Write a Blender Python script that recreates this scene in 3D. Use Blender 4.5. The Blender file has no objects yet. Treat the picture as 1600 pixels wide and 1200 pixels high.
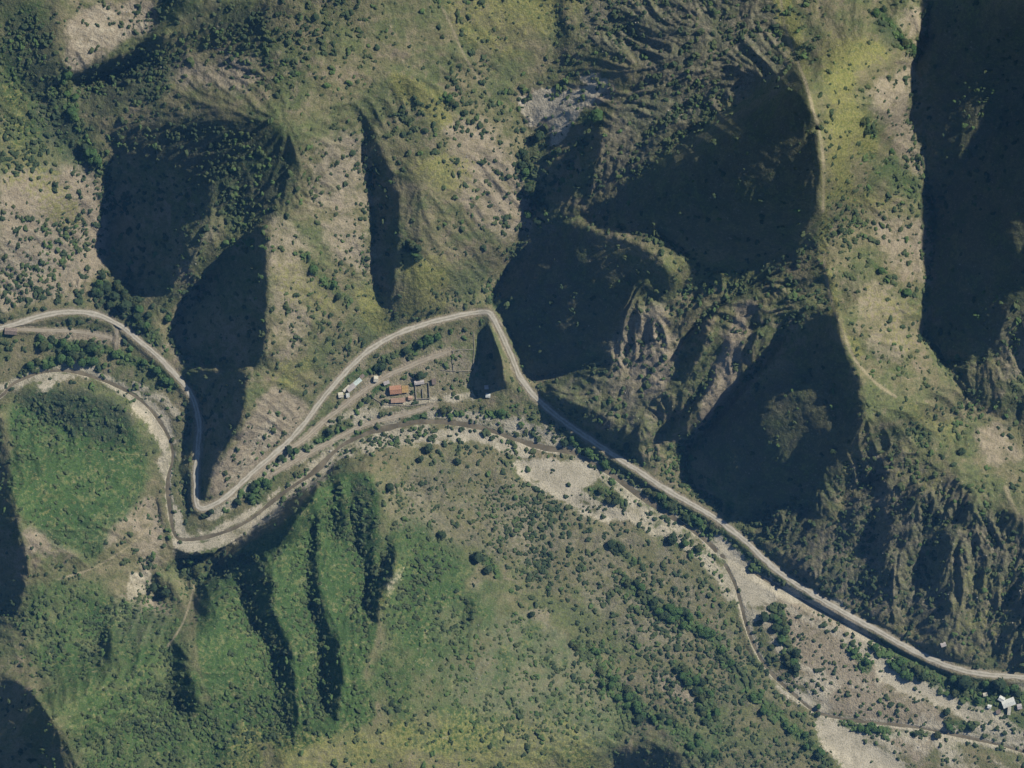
import bpy, bmesh, math, random
import numpy as np
from mathutils import Vector, Matrix

# ------------------------------------------------------------------ camera, sky, sun, exposure
scene = bpy.context.scene
CAM_Z = 420.0
cam = bpy.data.cameras.new('camera'); cam.type = 'ORTHO'; cam.ortho_scale = 960.0      # a vertical air photograph, 960 m x 720 m
cam.clip_start = 1.0; cam.clip_end = 6000.0
cam_ob = bpy.data.objects.new('camera', cam); scene.collection.objects.link(cam_ob)
cam_ob.location = (0, 0, CAM_Z); scene.camera = cam_ob
SUN_STRENGTH, SKY_STRENGTH, EXPOSURE = 5.0, 0.055, 0.68
HAZE = 1.45e-4
world = bpy.data.worlds.new('World'); scene.world = world; world.use_nodes = True
wn = world.node_tree.nodes; wl = world.node_tree.links; wn.clear()
sky = wn.new('ShaderNodeTexSky'); sky.sky_type = 'NISHITA'; sky.sun_disc = False
sky.sun_elevation = math.radians(35.0); sky.sun_rotation = math.radians(57.0); sky.altitude = 1500; sky.air_density = 1.0; sky.dust_density = 0.4
bg = wn.new('ShaderNodeBackground'); bg.inputs['Strength'].default_value = SKY_STRENGTH
wo = wn.new('ShaderNodeOutputWorld'); wl.new(sky.outputs[0], bg.inputs[0]); wl.new(bg.outputs[0], wo.inputs[0])
sun = bpy.data.lights.new('sun', 'SUN'); sun.energy = SUN_STRENGTH; sun.angle = math.radians(0.5); sun.color = (1.0, 0.92, 0.75)
sun_ob = bpy.data.objects.new('sun', sun); scene.collection.objects.link(sun_ob)
_az, _el = math.radians(57.0), math.radians(35.0)
sun_ob.rotation_euler = Vector((math.sin(_az) * math.cos(_el), math.cos(_az) * math.cos(_el), math.sin(_el))).to_track_quat('Z', 'Y').to_euler()
sun_ob.location = (600, 400, 900)
vs = scene.view_settings; vs.view_transform = 'Standard'; vs.look = 'None'; vs.exposure = EXPOSURE; vs.gamma = 1.0; vs.use_curve_mapping = False
scene.cycles.max_bounces = 4
rng = np.random.default_rng(7); random.seed(7)
C = scene.collection


U = 0.6
SUN_AZ, SUN_EL = 57.0, 35.0                       # the sun stands in the north-east, morning
_a = math.radians(SUN_AZ)
SX, SY = math.sin(_a), -math.cos(_a)              # towards the sun, in map units (y south)
DX, DY = -SX, -SY                                 # the way shadows fall

def inpoly(X, Y, P):
    r = np.zeros(X.shape, bool); n = len(P); j = n - 1
    for i in range(n):
        x1, y1 = P[i]; x2, y2 = P[j]
        if y1 != y2:
            c = (y1 > Y) != (y2 > Y)
            r ^= c & (X < (x2 - x1) * (Y - y1) / (y2 - y1) + x1)
        j = i
    return r

def polydist(X, Y, P, vals=None, reach=None):
    """distance to a polyline, and the value carried along it; beyond reach (needs a rectangular grid) it stays large"""
    D = np.full(X.shape, 1e9); V = np.zeros(X.shape)
    for i in range(len(P) - 1):
        ax, ay = P[i][:2]; bx, by = P[i + 1][:2]
        if reach is None: sl = (slice(None), slice(None))
        else:
            c0, c1 = np.searchsorted(X[0], (min(ax, bx) - reach, max(ax, bx) + reach)); r0, r1 = np.searchsorted(Y[:, 0], (min(ay, by) - reach, max(ay, by) + reach))
            if c0 == c1 or r0 == r1: continue
            sl = (slice(r0, r1), slice(c0, c1))
        x = X[sl]; y = Y[sl]
        L = (bx - ax) ** 2 + (by - ay) ** 2 + 1e-9
        t = np.clip(((x - ax) * (bx - ax) + (y - ay) * (by - ay)) / L, 0, 1)
        d = np.hypot(x - ax - t * (bx - ax), y - ay - t * (by - ay))
        m = d < D[sl]; D[sl] = np.where(m, d, D[sl])
        if vals is not None: V[sl] = np.where(m, vals[i] + t * (vals[i + 1] - vals[i]), V[sl])
    return (D, V) if vals is not None else D

def smooth_line(P, n=6):
    """Catmull-Rom through the points"""
    Q = [P[0]] + list(P) + [P[-1]]; out = []
    for i in range(1, len(Q) - 2):
        a, b, c, d = [np.array(Q[k], float) for k in (i - 1, i, i + 1, i + 2)]
        for k in range(n):
            t = k / n
            out.append(tuple(.5 * ((2 * b) + (c - a) * t + (2 * a - 5 * b + 4 * c - d) * t * t + (3 * b - a - 3 * c + d) * t ** 3)))
    out.append(tuple(P[-1])); return out

def blur(A, r):
    """three box blurs, r in cells"""
    r = int(round(r))
    if r < 1: return A
    for _ in range(3):
        for ax in (0, 1):
            B = np.pad(A, [(r + 1, r) if k == ax else (0, 0) for k in (0, 1)], mode='edge')
            C = np.cumsum(B, axis=ax)
            n = A.shape[ax]
            A = (np.take(C, range(2 * r + 1, 2 * r + 1 + n), axis=ax) - np.take(C, range(0, n), axis=ax)) / (2 * r + 1)
    return A

_TAB = {}
def _tab(s):
    if s not in _TAB: _TAB[s] = np.random.default_rng(1000 + s).random(65536).astype(np.float32)
    return _TAB[s]
def hash2(i, j, s): return _tab(s).take((i & 255) + ((j & 255) << 8))

def vnoise(X, Y, lam, s):
    x = (X / lam).astype(np.float32); y = (Y / lam).astype(np.float32)
    i = np.floor(x).astype(np.int32); j = np.floor(y).astype(np.int32); fx = x - i; fy = y - j
    ux = fx * fx * (3 - 2 * fx); uy = fy * fy * (3 - 2 * fy)
    i0 = i & 255; i1 = (i + 1) & 255; j0 = (j & 255) << 8; j1 = ((j + 1) & 255) << 8; T = _tab(s)
    a = T.take(i0 + j0); b = T.take(i1 + j0); c = T.take(i0 + j1); d = T.take(i1 + j1)
    return (a + (b - a) * ux) * (1 - uy) + (c + (d - c) * ux) * uy

def fbm(X, Y, lam, s, octv=4, gain=.5):
    r = 0; w = 1; t = 0
    for k in range(octv):
        c, q = math.cos(.6 * k), math.sin(.6 * k)
        r = r + w * vnoise(X * c - Y * q + 71 * k, X * q + Y * c + 39 * k, lam / 2 ** k, s + k); t += w; w *= gain
    return r / t - .5

# ---- courses of the road, river and tracks
ROAD = smooth_line([(-120, 545), (-40, 522), (20, 508), (60, 495), (105, 487), (150, 491), (185, 507), (215, 530), (245, 555), (278, 590), (301, 622), (311, 665), (308, 710), (306, 755), (309, 790),
        (325, 792), (355, 775), (390, 742), (425, 712), (450, 690), (480, 655), (510, 615), (540, 582), (575, 548), (620, 522), (665, 506), (705, 496), (740, 489), (756, 487), (764, 488), (769, 493),
        (776, 506), (787, 529), (799, 556), (812, 588), (834, 618), (870, 650), (905, 675), (950, 705), (1000, 737), (1050, 770), (1100, 798), (1130, 818),
        (1170, 850), (1210, 888), (1260, 922), (1310, 952), (1370, 985), (1430, 1018), (1480, 1040), (1530, 1052), (1600, 1058), (1680, 1062), (1760, 1075), (1840, 1090)], 4)
RIVER = smooth_line([(-160, 690), (-60, 650), (0, 620), (20, 600), (60, 583), (110, 580), (160, 594), (200, 612), (235, 640), (262, 680), (270, 715), (262, 750), (266, 800), (274, 838),
        (300, 843), (345, 833), (390, 812), (440, 772), (490, 738), (520, 708), (545, 690), (590, 672), (650, 660), (700, 660), (750, 668), (800, 685), (850, 700), (890, 705), (920, 720), (960, 745), (1000, 775), (1050, 808), (1090, 835), (1120, 862),
        (1145, 905), (1158, 945), (1170, 990), (1195, 1040), (1240, 1085), (1275, 1112), (1310, 1122), (1350, 1128), (1420, 1135), (1500, 1150), (1600, 1175), (1760, 1230)], 4)
MAIN_ROAD_W, RIVER_W = 4.1, 5.0
RIVER_WIDTHS = [(-200, 2.6), (230, 2.8), (300, 3.6), (440, 4.0), (560, 4.8), (800, 4.4), (900, 4.0), (1000, 4.8), (1110, 4.8), (1150, 2.3), (1300, 2.0), (1800, 2.2)]
TRACKS = [  # half width, points
    (4.2, [(395, 745), (430, 712), (470, 690), (510, 655), (540, 632), (575, 605), (610, 585), (645, 570), (680, 556), (705, 548)]),
    (3.6, [(420, 745), (470, 715), (520, 688), (560, 668), (600, 655), (640, 645), (680, 632)]),
    (3.0, [(20, 514), (70, 516), (120, 518), (160, 525), (190, 532)]),
    (1.8, [(182, 508), (183, 525), (182, 545)]),
]
BRAIDS = [  # half width, strength, course : pale dry channels beside the water
    (11, 1.0, [(300, 850), (360, 838), (430, 795), (480, 755), (530, 715), (600, 690), (680, 680), (760, 684), (820, 705)]),
    (12, 0.9, [(560, 660), (640, 645), (720, 652), (800, 665), (870, 690), (930, 735), (1000, 785), (1060, 825)]),
    (9, 1.0, [(780, 660), (840, 680), (900, 705), (960, 750)]), (11, 1.0, [(900, 770), (960, 800), (1010, 815), (1060, 845), (1110, 880), (1140, 930)]),
    (14, 1.0, [(1090, 838), (1140, 870), (1190, 915), (1260, 940), (1320, 955), (1350, 1000), (1400, 1050), (1480, 1095), (1540, 1135), (1600, 1160)]),
    (9, 0.9, [(1140, 900), (1165, 960), (1180, 1010), (1215, 1060), (1270, 1105), (1330, 1150), (1400, 1190), (1480, 1240)]),
    (11, 0.8, [(1300, 1140), (1380, 1150), (1460, 1150), (1540, 1158), (1640, 1190)]), (8, 0.8, [(1200, 905), (1240, 955), (1300, 985), (1360, 1030)]), (8, 0.8, [(1205, 1000), (1250, 1040), (1300, 1060)]),
    (9, 0.9, [(0, 605), (50, 590), (110, 572), (150, 585), (200, 618), (240, 660), (262, 705)]), (9, 1.0, [(255, 720), (268, 770), (278, 820), (300, 850)]), (8, 0.9, [(210, 600), (250, 620), (280, 650)]),
    (11, 0.9, [(330, 810), (380, 770), (420, 735), (470, 712), (520, 690)]), (8, 0.8, [(470, 690), (530, 655), (600, 635), (680, 625), (740, 620)]),
]
SCARS = [(1., 3, [(812,150),(850,136),(900,134),(960,128),(955,145),(912,166),(884,212),(862,230),(852,190),(826,202)]), (1., 2, [(902,119),(930,116),(946,127),(915,131)]), (.42, 5, [(95,40),(150,10),(240,0),(232,45),(180,75),(112,112)]),
    (.35, 6, [(0,360),(60,350),(110,380),(100,440),(40,470),(0,460)]), (.5, 8, [(340,770),(380,700),(430,630),(450,640),(420,700),(360,770)]), (.7, 4, [(195,905),(232,890),(235,925),(200,935)]), (.5, 5, [(600,905),(640,870),(630,900),(600,960)])]
FOOTPATHS = [  # worn paths along the crests
    (2.3, [(1214, -60), (1226, 40), (1247, 98), (1259, 130), (1270, 170), (1281, 208), (1287, 260), (1286, 330)]),
    (2.2, [(1288, 395), (1290, 430), (1302, 480), (1318, 520), (1335, 560), (1365, 595), (1400, 620)]),
    (1.5, [(690, 10), (705, 40), (722, 80), (742, 115), (765, 150)]),
    (3.2, [(1572, 762), (1580, 785), (1592, 805), (1615, 830)]),
    (1.2, [(1278, -20), (1281, 12)]),
    (1.5, [(90, 905), (140, 890), (180, 868), (215, 842), (235, 820)]),
    (1.5, [(262, 1010), (285, 975), (300, 930), (305, 905)]),
]
SIDE_CHANNEL = smooth_line([(1128, 868), (1160, 885), (1200, 908), (1262, 942), (1330, 978), (1395, 1013), (1440, 1034), (1475, 1052)], 4)
# ---- slope towards the shade: (fall per unit along the shadow direction, weight, blur, polygon)
DEEP = [
    [(1243,108),(1262,150),(1275,200),(1281,260),(1279,325),(1255,372),(1215,405),(1150,424),(1110,420),(1075,395),(1040,372),(1000,362),(940,348),(905,333),(930,318),(965,300),(1000,275),(1045,245),(1062,220),(1110,190),(1160,160),(1190,130)],
    [(842,375),(815,392),(795,420),(778,450),(768,480),(775,500),(792,520),(802,545),(812,575),(820,595),(850,590),(890,580),(920,565),(945,548),(960,530),(975,500),(985,470),(1010,460),(1035,468),(1056,448),(1040,412),(1003,384),(970,374),(930,362),(895,345),(865,348)],
    [(1307,485),(1313,520),(1325,560),(1345,600),(1352,640),(1345,690),(1325,720),(1295,735),(1275,762),(1230,788),(1180,803),(1145,798),(1110,772),(1082,757),(1072,712),(1080,687),(1105,667),(1130,642),(1150,612),(1180,582),(1200,557),(1215,532),(1235,512),(1262,500)],
    [(1290,420),(1275,450),(1250,470),(1230,490),(1205,510),(1200,480),(1225,450),(1255,425)],
    [(1458,-240),(1452,20),(1448,60),(1443,85),(1431,95),(1430,120),(1435,150),(1425,170),(1421,185),(1432,205),(1440,250),(1452,290),(1462,320),(1463,370),(1455,420),(1448,470),(1450,510),(1460,540),(1478,562),(1530,562),(1555,540),(1572,500),(1585,470),(1640,430),(1840,380),(1840,-240)],
    [(160,255),(172,290),(175,330),(172,360),(170,392),(180,412),(200,432),(212,452),(235,462),(272,455),(280,425),(300,392),(318,355),(332,325),(320,290),(290,265),(240,245),(190,240)],
    [(415,355),(419,400),(416,450),(419,500),(413,560),(400,576),(375,576),(340,571),(310,562),(294,545),(285,512),(281,490),(300,470),(320,442),(335,420),(350,398),(375,373),(398,353)],
    [(286,577),(380,576),(386,592),(386,622),(378,650),(374,682),(350,702),(335,732),(321,775),(308,800),(295,790),(285,760),(268,745),(282,712),(296,690),(298,640),(290,600)],
    [(571,178),(573,215),(569,245),(577,270),(581,300),(585,350),(587,440),(590,462),(602,478),(611,497),(617,507),(620,498),(614,478),(617,450),(622,400),(627,350),(628,310),(618,275),(600,245),(585,210),(577,185)],
    [(0,1062),(-240,1000),(-240,1440),(160,1440),(115,1200),(97,1150),(75,1115),(50,1082),(22,1062)],
    [(-240,640),(2,650),(9,700),(16,760),(28,800),(36,850),(44,900),(30,960),(-240,1000)],
    [(495,756),(465,772),(430,790),(400,811),(370,842),(330,863),(283,862),(283,888),(318,908),(345,898),(376,888),(405,874),(435,854),(455,834),(468,806),(490,782)],
    [(378,862),(378,940),(398,978),(424,1010),(434,1060),(441,1100),(455,1150),(467,1130),(462,1060),(455,1010),(445,985),(428,955),(424,900),(400,865)],
    [(494,785),(487,830),(482,880),(480,905),(483,935),(491,965),(500,1000),(502,1040),(504,1080),(514,1125),(528,1112),(538,1060),(530,1008),(514,970),(500,920),(495,880),(498,830)],
    [(519,748),(521,790),(522,836),(534,838),(538,800),(533,750)],
    [(549,800),(560,850),(575,905),(568,935),(582,970),(592,972),(596,935),(612,905),(620,860),(603,862),(590,905),(583,880),(566,840),(556,800)],
    [(306,895),(308,950),(318,970),(328,960),(325,900)],
    [(262,1000),(270,1050),(272,1100),(300,1115),(312,1090),(295,1050),(285,1010)],
    [(155,985),(160,1040),(174,1030),(176,995),(166,975)],
    [(232,905),(245,900),(270,912),(276,935),(262,945),(240,938)],
    [(960,1200),(965,1180),(985,1168),(1040,1165),(1065,1180),(1075,1240),(960,1240)],
    [(936,193),(915,213),(893,250),(875,275),(850,298),(828,312),(850,330),(880,318),(903,295),(925,270),(938,235)],
    [(868,-40),(870,10),(876,50),(880,95),(890,98),(886,50),(882,0),(882,-40)],
    [(1098,500),(1080,540),(1055,590),(1075,592),(1098,545),(1110,510)],
    [(1133,525),(1118,560),(1098,605),(1060,650),(1012,695),(1030,705),(1062,672),(1105,620),(1130,570),(1142,535)],
    [(1175,470),(1180,490),(1170,530),(1165,570),(1178,560),(1190,500)],
    [(110,118),(150,100),(205,80),(240,52),(262,55),(250,75),(200,110),(150,125),(118,135)],
    [(752,513),(765,510),(781,530),(786,560),(790,590),(775,600),(765,618),(745,615),(730,603),(733,590),(750,575),(748,545)],
    [(835,620),(860,650),(890,660),(940,690),(985,710),(1000,690),(960,660),(930,640),(890,625),(860,610)],
    [(600,905),(612,880),(618,850),(610,845),(600,870)],
    [(730,940),(727,975),(733,977),(742,940)],
    [(1355,720),(1365,755),(1360,800),(1352,850),(1372,860),(1385,800),(1390,755),(1378,715)],
    [(1315,760),(1318,800),(1310,850),(1322,870),(1338,820),(1340,770)],
    [(1400,760),(1405,810),(1400,860),(1425,850),(1435,800),(1430,765)],
    [(1440,870),(1430,910),(1450,915),(1470,880),(1490,850),(1480,835)],
    [(1505,780),(1490,820),(1510,820),(1525,790)],
    [(1555,800),(1560,830),(1600,850),(1620,830),(1580,800)],
    [(1480,905),(1465,950),(1475,960),(1498,910)],
    [(1590,905),(1570,960),(1580,965),(1610,920)],
    [(1385,895),(1375,935),(1392,940),(1405,900)],
    [(1530,880),(1515,935),(1525,940),(1545,890)],
]
HALF = [
    [(330,170),(420,180),(470,230),(460,300),(420,345),(340,330),(300,270),(170,235),(200,200),(280,190)],
    [(0,0),(90,0),(90,60),(75,120),(110,190),(150,240),(110,240),(40,120),(0,100)],
    [(240,0),(450,0),(430,70),(350,90),(250,60)],
    [(900,60),(930,-60),(1200,-60),(1215,40),(1240,100),(1180,130),(1060,210),(1000,270),(920,310),(900,330),(850,330),(940,200),(1000,110)],
    [(960,440),(1060,450),(1200,430),(1290,430),(1300,480),(1200,540),(1075,685),(1060,750),(960,700),(830,610),(900,590),(960,540)],
    [(1350,640),(1400,680),(1500,755),(1600,830),(1840,900),(1840,1060),(1600,1045),(1500,1035),(1380,975),(1250,905),(1165,845),(1120,790),(1145,800),(1180,805),(1230,790),(1275,764),(1300,738)],
    [(1478,562),(1550,545),(1600,500),(1840,400),(1840,700),(1600,690),(1590,640),(1530,625)],
    [(0,600),(60,608),(140,612),(200,640),(215,690),(180,710),(110,680),(40,640)],
    [(545,755),(570,740),(585,760),(590,830),(585,880),(560,850),(545,800)],
    [(640,270),(660,300),(650,350),(640,400),(630,450),(640,350)],
    [(890,325),(1000,355),(1050,375),(1110,418),(1200,425),(1280,370),(1292,430),(1200,445),(1060,460),(1040,410),(960,372)],
]
HALF_FALL = (-.56, -.30, -.35, -.12, .04, -.16, -.34, -.25, -.40, -.40, -.30)
FACING = [  # slopes that look at the sun
    [(1290,0),(1452,0),(1430,150),(1460,320),(1448,480),(1460,540),(1400,600),(1320,520),(1295,400),(1290,250)],
    [(425,350),(480,200),(565,200),(582,320),(585,450),(600,490),(520,600),(440,690),(330,780),(380,680),(390,580),(420,570)],
    [(700,120),(800,120),(820,200),(830,330),(790,420),(700,480),(660,470),(660,300)],
    [(0,260),(120,240),(165,290),(170,400),(200,450),(100,480),(0,490)],
    [(110,30),(240,20),(240,50),(110,120)],
    [(60,700),(150,690),(225,700),(235,800),(200,870),(60,860)],
    [(430,860),(478,860),(480,930),(500,1000),(500,1090),(460,1120),(440,1000),(430,940)],
    [(60,900),(220,880),(240,1000),(260,1180),(130,1200),(60,1060)],
    [(600,960),(780,900),(960,1020),(1000,1160),(800,1180),(640,1100)],
    [(1370,620),(1500,640),(1600,700),(1590,780),(1450,700)],
]
FLATS = [(645, 700, [(395,760),(430,722),(500,660),(560,600),(620,555),(690,525),(745,510),(750,580),(740,620),(800,650),(840,680),(900,700),(830,720),(700,690),(560,700),(420,790),(330,840),(310,830)]),
    (1000, 800, [(800,710),(900,700),(1000,770),(1120,860),(1160,900),(1250,930),(1380,1000),(1480,1050),(1600,1065),(1760,1080),(1760,1230),(1600,1220),(1400,1200),(1290,1160),(1180,1020),(1130,900),(1000,810),(860,800)]),
    (150, 580, [(0,525),(100,500),(180,520),(250,565),(285,600),(290,680),(262,690),(230,640),(160,600),(60,592),(0,625),(-100,660),(-100,550)])]
HEIGHTS = [(1225,-60,330),(1240,60,315),(1275,200,305),(1285,330,290),(1292,430,275),(1310,500,262),(1345,590,225),(1420,640,205),(1500,740,165),(1590,800,150),(1720,860,140),
    (1455,60,215),(1430,180,190),(1460,330,160),(1450,500,130),(1480,570,118),(1590,660,80),(1700,250,360),(1760,0,380),(1640,520,190),
    (560,-60,235),(500,100,195),(440,250,150),(418,400,118),(416,520,96),(390,590,72),(370,690,40),(322,780,16),(650,130,180),(650,260,140),(665,400,80),(680,480,26),(585,420,38),(572,200,125),(760,200,110),
    (110,130,62),(130,210,48),(160,290,34),(175,400,24),(205,470,16),(60,320,70),(20,420,48),(80,470,20),(180,60,105),(0,60,130),(60,150,80),(280,30,170),
    (880,-40,150),(888,100,105),(835,210,72),(828,320,44),(772,470,14),(960,160,150),(1100,60,240),(1150,100,235),
    (1050,400,165),(900,345,80),(1130,430,205),(960,520,60),(900,600,22),(980,700,18),(1060,740,20),(1200,700,85),(1250,640,150),(1150,800,22),(1290,900,30),(1350,800,110),(1450,950,45),(1540,1000,40),(1480,800,130),
    (110,750,62),(60,800,66),(200,700,18),(230,800,10),(20,640,14),(180,930,70),(120,1050,120),(60,1100,130),(-60,850,150),(-60,1200,240),(330,1000,110),(450,900,80),(560,800,48),(560,900,80),(460,1050,140),(560,1120,165),(450,1190,215),(640,1190,190),(700,1000,120),(640,880,70),(760,950,70),(850,1050,75),(900,1160,85),
    (650,760,16),(750,800,16),(850,880,18),(950,930,16),(1050,1000,13),(1150,1100,12),(930,1000,26),(1000,1100,24),(1250,1180,12),(790,545,16),(795,580,15)]

LIFT = [  # flatter steps inside the shaded faces, where light grazes in
    (-.50, [(1218,598),(1252,580),(1300,590),(1312,640),(1292,682),(1240,702),(1202,692),(1192,650)]), (-.62, [(1045,235),(1110,185),(1165,155),(1200,150),(1190,200),(1120,235),(1060,260)]),
    (-.25, [(1540,150),(1575,165),(1560,205),(1525,235),(1505,262),(1495,240),(1515,195)]), (-.60, [(925,560),(955,500),(985,475),(1005,490),(985,540),(950,575)]), (-.35, [(1295,640),(1305,640),(1306,690),(1296,690)]),
    (-.40, [(1225,705),(1245,700),(1240,735),(1222,740)]), (-.35, [(1150,700),(1165,695),(1162,730),(1148,735)]), (-.4, [(1580,320),(1640,300),(1640,400),(1590,400)]), (-.55, [(300,350),(330,330),(315,390),(285,440),(275,430)]),
]
def river_z(X): return 16 - .012 * X

def solve_heights(h_final=4):
    x0, x1, y0, y1 = -240, 1840, -240, 1440
    z = None
    for h in (32, 16, 8, 4):
        xs = np.arange(x0, x1 + 1, h, float); ys = np.arange(y0, y1 + 1, h, float)
        X, Y = np.meshgrid(xs, ys)
        G = np.full(X.shape, .12); W = np.full(X.shape, .12)
        for P in FACING:
            m = inpoly(X, Y, P); G[m] = .34; W[m] = .35
        for fall, P in zip(HALF_FALL, HALF):
            m = inpoly(X, Y, P); G[m] = fall; W[m] = .5
        Dm = np.zeros(X.shape, bool)
        for k, P in enumerate(DEEP):
            m = inpoly(X, Y, P); soft = 16 <= k <= 20 or k in (3, 14) or k in (22, 29, 30) or k > 30
            G[m] = -.28 if k == 3 else -.74 if soft else -.77 if k == 4 else -.74 if k in (12, 13, 15) else -.84; W[m] = 1.3 if soft else 1.8
            if not soft: Dm |= m
        for fall, P in LIFT:
            m = inpoly(X, Y, P); G[m] = fall; W[m] = 1.4
        # targets
        Pz = np.zeros(X.shape); Wp = np.full(X.shape, 1e-7); Pz += 100
        def put(m, v, w):
            Pz[m] = (v if np.isscalar(v) else v[m]); Wp[m] = w
        for q in HEIGHTS:
            d = np.hypot(X - q[0], Y - q[1]); i = np.unravel_index(np.argmin(d), d.shape)
            Pz[i] = q[2]; Wp[i] = .012 * (8. / h) ** 2 * .2
        for fx, fy, P in FLATS:
            m = inpoly(X, Y, P) ; put(m, river_z(X) + 3.5, .004)
            G[m] = 0.; W[m] = .25
        d = polydist(X, Y, ROAD); m = d < max(8, h * .6); put(m, river_z(X) + 10, .008); W[m] *= .1
        d = polydist(X, Y, RIVER); m = d < max(9, h * .6); put(m, river_z(X), .05); W[m] *= .1
        m = inpoly(X, Y, DEEP[27]); G[m] = -.55; W[m] = .5
        if z is None: z = np.full(X.shape, 80.)
        else:
            zi = np.empty(X.shape); n0, n1 = z.shape
            yy = np.clip((Y - y0) / (2 * h), 0, n0 - 1.001); xx = np.clip((X - x0) / (2 * h), 0, n1 - 1.001)
            i = yy.astype(int); j = xx.astype(int); fy = yy - i; fx = xx - j
            z = (z[i, j] * (1 - fx) + z[i, j + 1] * fx) * (1 - fy) + (z[i + 1, j] * (1 - fx) + z[i + 1, j + 1] * fx) * fy
        lam = 3.4                                   # bending
        Wc = (W[:-1, :-1] + W[1:, :-1] + W[:-1, 1:] + W[1:, 1:]) / 4
        Gc = (G[:-1, :-1] + G[1:, :-1] + G[:-1, 1:] + G[1:, 1:]) / 4
        def Dd(z):
            gx = (z[:-1, 1:] - z[:-1, :-1] + z[1:, 1:] - z[1:, :-1]) / (2 * h)
            gy = (z[1:, :-1] - z[:-1, :-1] + z[1:, 1:] - z[:-1, 1:]) / (2 * h)
            return DX * gx + DY * gy
        def DdT(r):
            o = np.zeros(z.shape); a = r * DX / (2 * h); b = r * DY / (2 * h)
            o[:-1, 1:] += a - b; o[:-1, :-1] += -a - b; o[1:, 1:] += a + b; o[1:, :-1] += -a + b
            return o
        def L(z):
            return np.concatenate([((z[:, 2:] - 2 * z[:, 1:-1] + z[:, :-2]) / h / h).ravel(), ((z[2:] - 2 * z[1:-1] + z[:-2]) / h / h).ravel(), (1.414 * (z[1:, 1:] - z[1:, :-1] - z[:-1, 1:] + z[:-1, :-1]) / h / h).ravel()])
        def LT(r):
            o = np.zeros(z.shape); n0, n1 = z.shape; k = n0 * (n1 - 2); k2 = k + (n0 - 2) * n1
            a = r[:k].reshape(n0, n1 - 2) / h / h; o[:, 2:] += a; o[:, 1:-1] -= 2 * a; o[:, :-2] += a
            b = r[k:k2].reshape(n0 - 2, n1) / h / h; o[2:] += b; o[1:-1] -= 2 * b; o[:-2] += b
            c = 1.414 * r[k2:].reshape(n0 - 1, n1 - 1) / h / h; o[1:, 1:] += c; o[1:, :-1] -= c; o[:-1, 1:] -= c; o[:-1, :-1] += c
            return o
        Bm = np.full(X.shape, 1.)                  # the ground may crease where shade begins and ends
        if h <= 8:
            e = blur(Dm.astype(float), 1); Bm = np.where((e > .06) & (e < .94), .06, 1.)
        Bv = np.concatenate([Bm[:, 1:-1].ravel(), Bm[1:-1].ravel(), ((Bm[1:, 1:] + Bm[1:, :-1] + Bm[:-1, 1:] + Bm[:-1, :-1]) / 4).ravel()])
        A = lambda v: DdT(Wc * Dd(v)) + lam * lam * LT(Bv * L(v)) * (.6) + Wp * v
        b = DdT(Wc * Gc) + Wp * Pz
        diag = Wc.mean() / h / h + lam * lam * .6 * 20 / h ** 4 + Wp
        r = b - A(z); s = r / diag; p = s.copy(); rs = (r * s).sum()
        for it in range({32: 400, 16: 300, 8: 200, 4: 120}[h]):
            Ap = A(p); al = rs / (p * Ap).sum(); z = z + al * p; r = r - al * Ap
            s = r / diag; rn = (r * s).sum(); p = s + rn / rs * p; rs = rn
    return xs, ys, z

def sample(xs, ys, z, X, Y):
    """cubic (Catmull-Rom) lookup"""
    h = xs[1] - xs[0]
    x = np.clip((X - xs[0]) / h, 1, len(xs) - 3.001); y = np.clip((Y - ys[0]) / h, 1, len(ys) - 3.001)
    i = np.floor(x).astype(int); j = np.floor(y).astype(int); fx = x - i; fy = y - j
    def wts(t): return (-.5*t+t*t-.5*t**3, 1-2.5*t*t+1.5*t**3, .5*t+2*t*t-1.5*t**3, -.5*t*t+.5*t**3)
    wx = wts(fx); wy = wts(fy); o = 0
    for b in range(4):
        row = 0
        for a in range(4): row = row + wx[a] * z[j + b - 1, i + a - 1]
        o = o + wy[b] * row
    return o

def gullies(X, Y, gx, gy, lam, s):
    """ribs and runnels that follow the fall of the slope"""
    n = np.hypot(gx, gy) + 1e-6
    px, py = (-gy / n).astype(np.float32), (gx / n).astype(np.float32)
    x = (X / lam * .62).astype(np.float32); y = (Y / lam * .62).astype(np.float32)
    i0 = np.floor(x).astype(np.int32); j0 = np.floor(y).astype(np.int32); acc = 0; ws = 0
    for a in (-1, 0, 1):
        for b in (-1, 0, 1):
            i = i0 + a; j = j0 + b
            vx = x - (i + hash2(i, j, s)); vy = y - (j + hash2(i, j, s + 5))
            w = np.exp(-(vx * vx + vy * vy) * 2.2)
            acc = acc + w * np.cos((vx * px + vy * py) * np.float32(2 * np.pi / .62) + 6.283 * hash2(i, j, s + 9)); ws = ws + w
    return acc / ws


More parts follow.
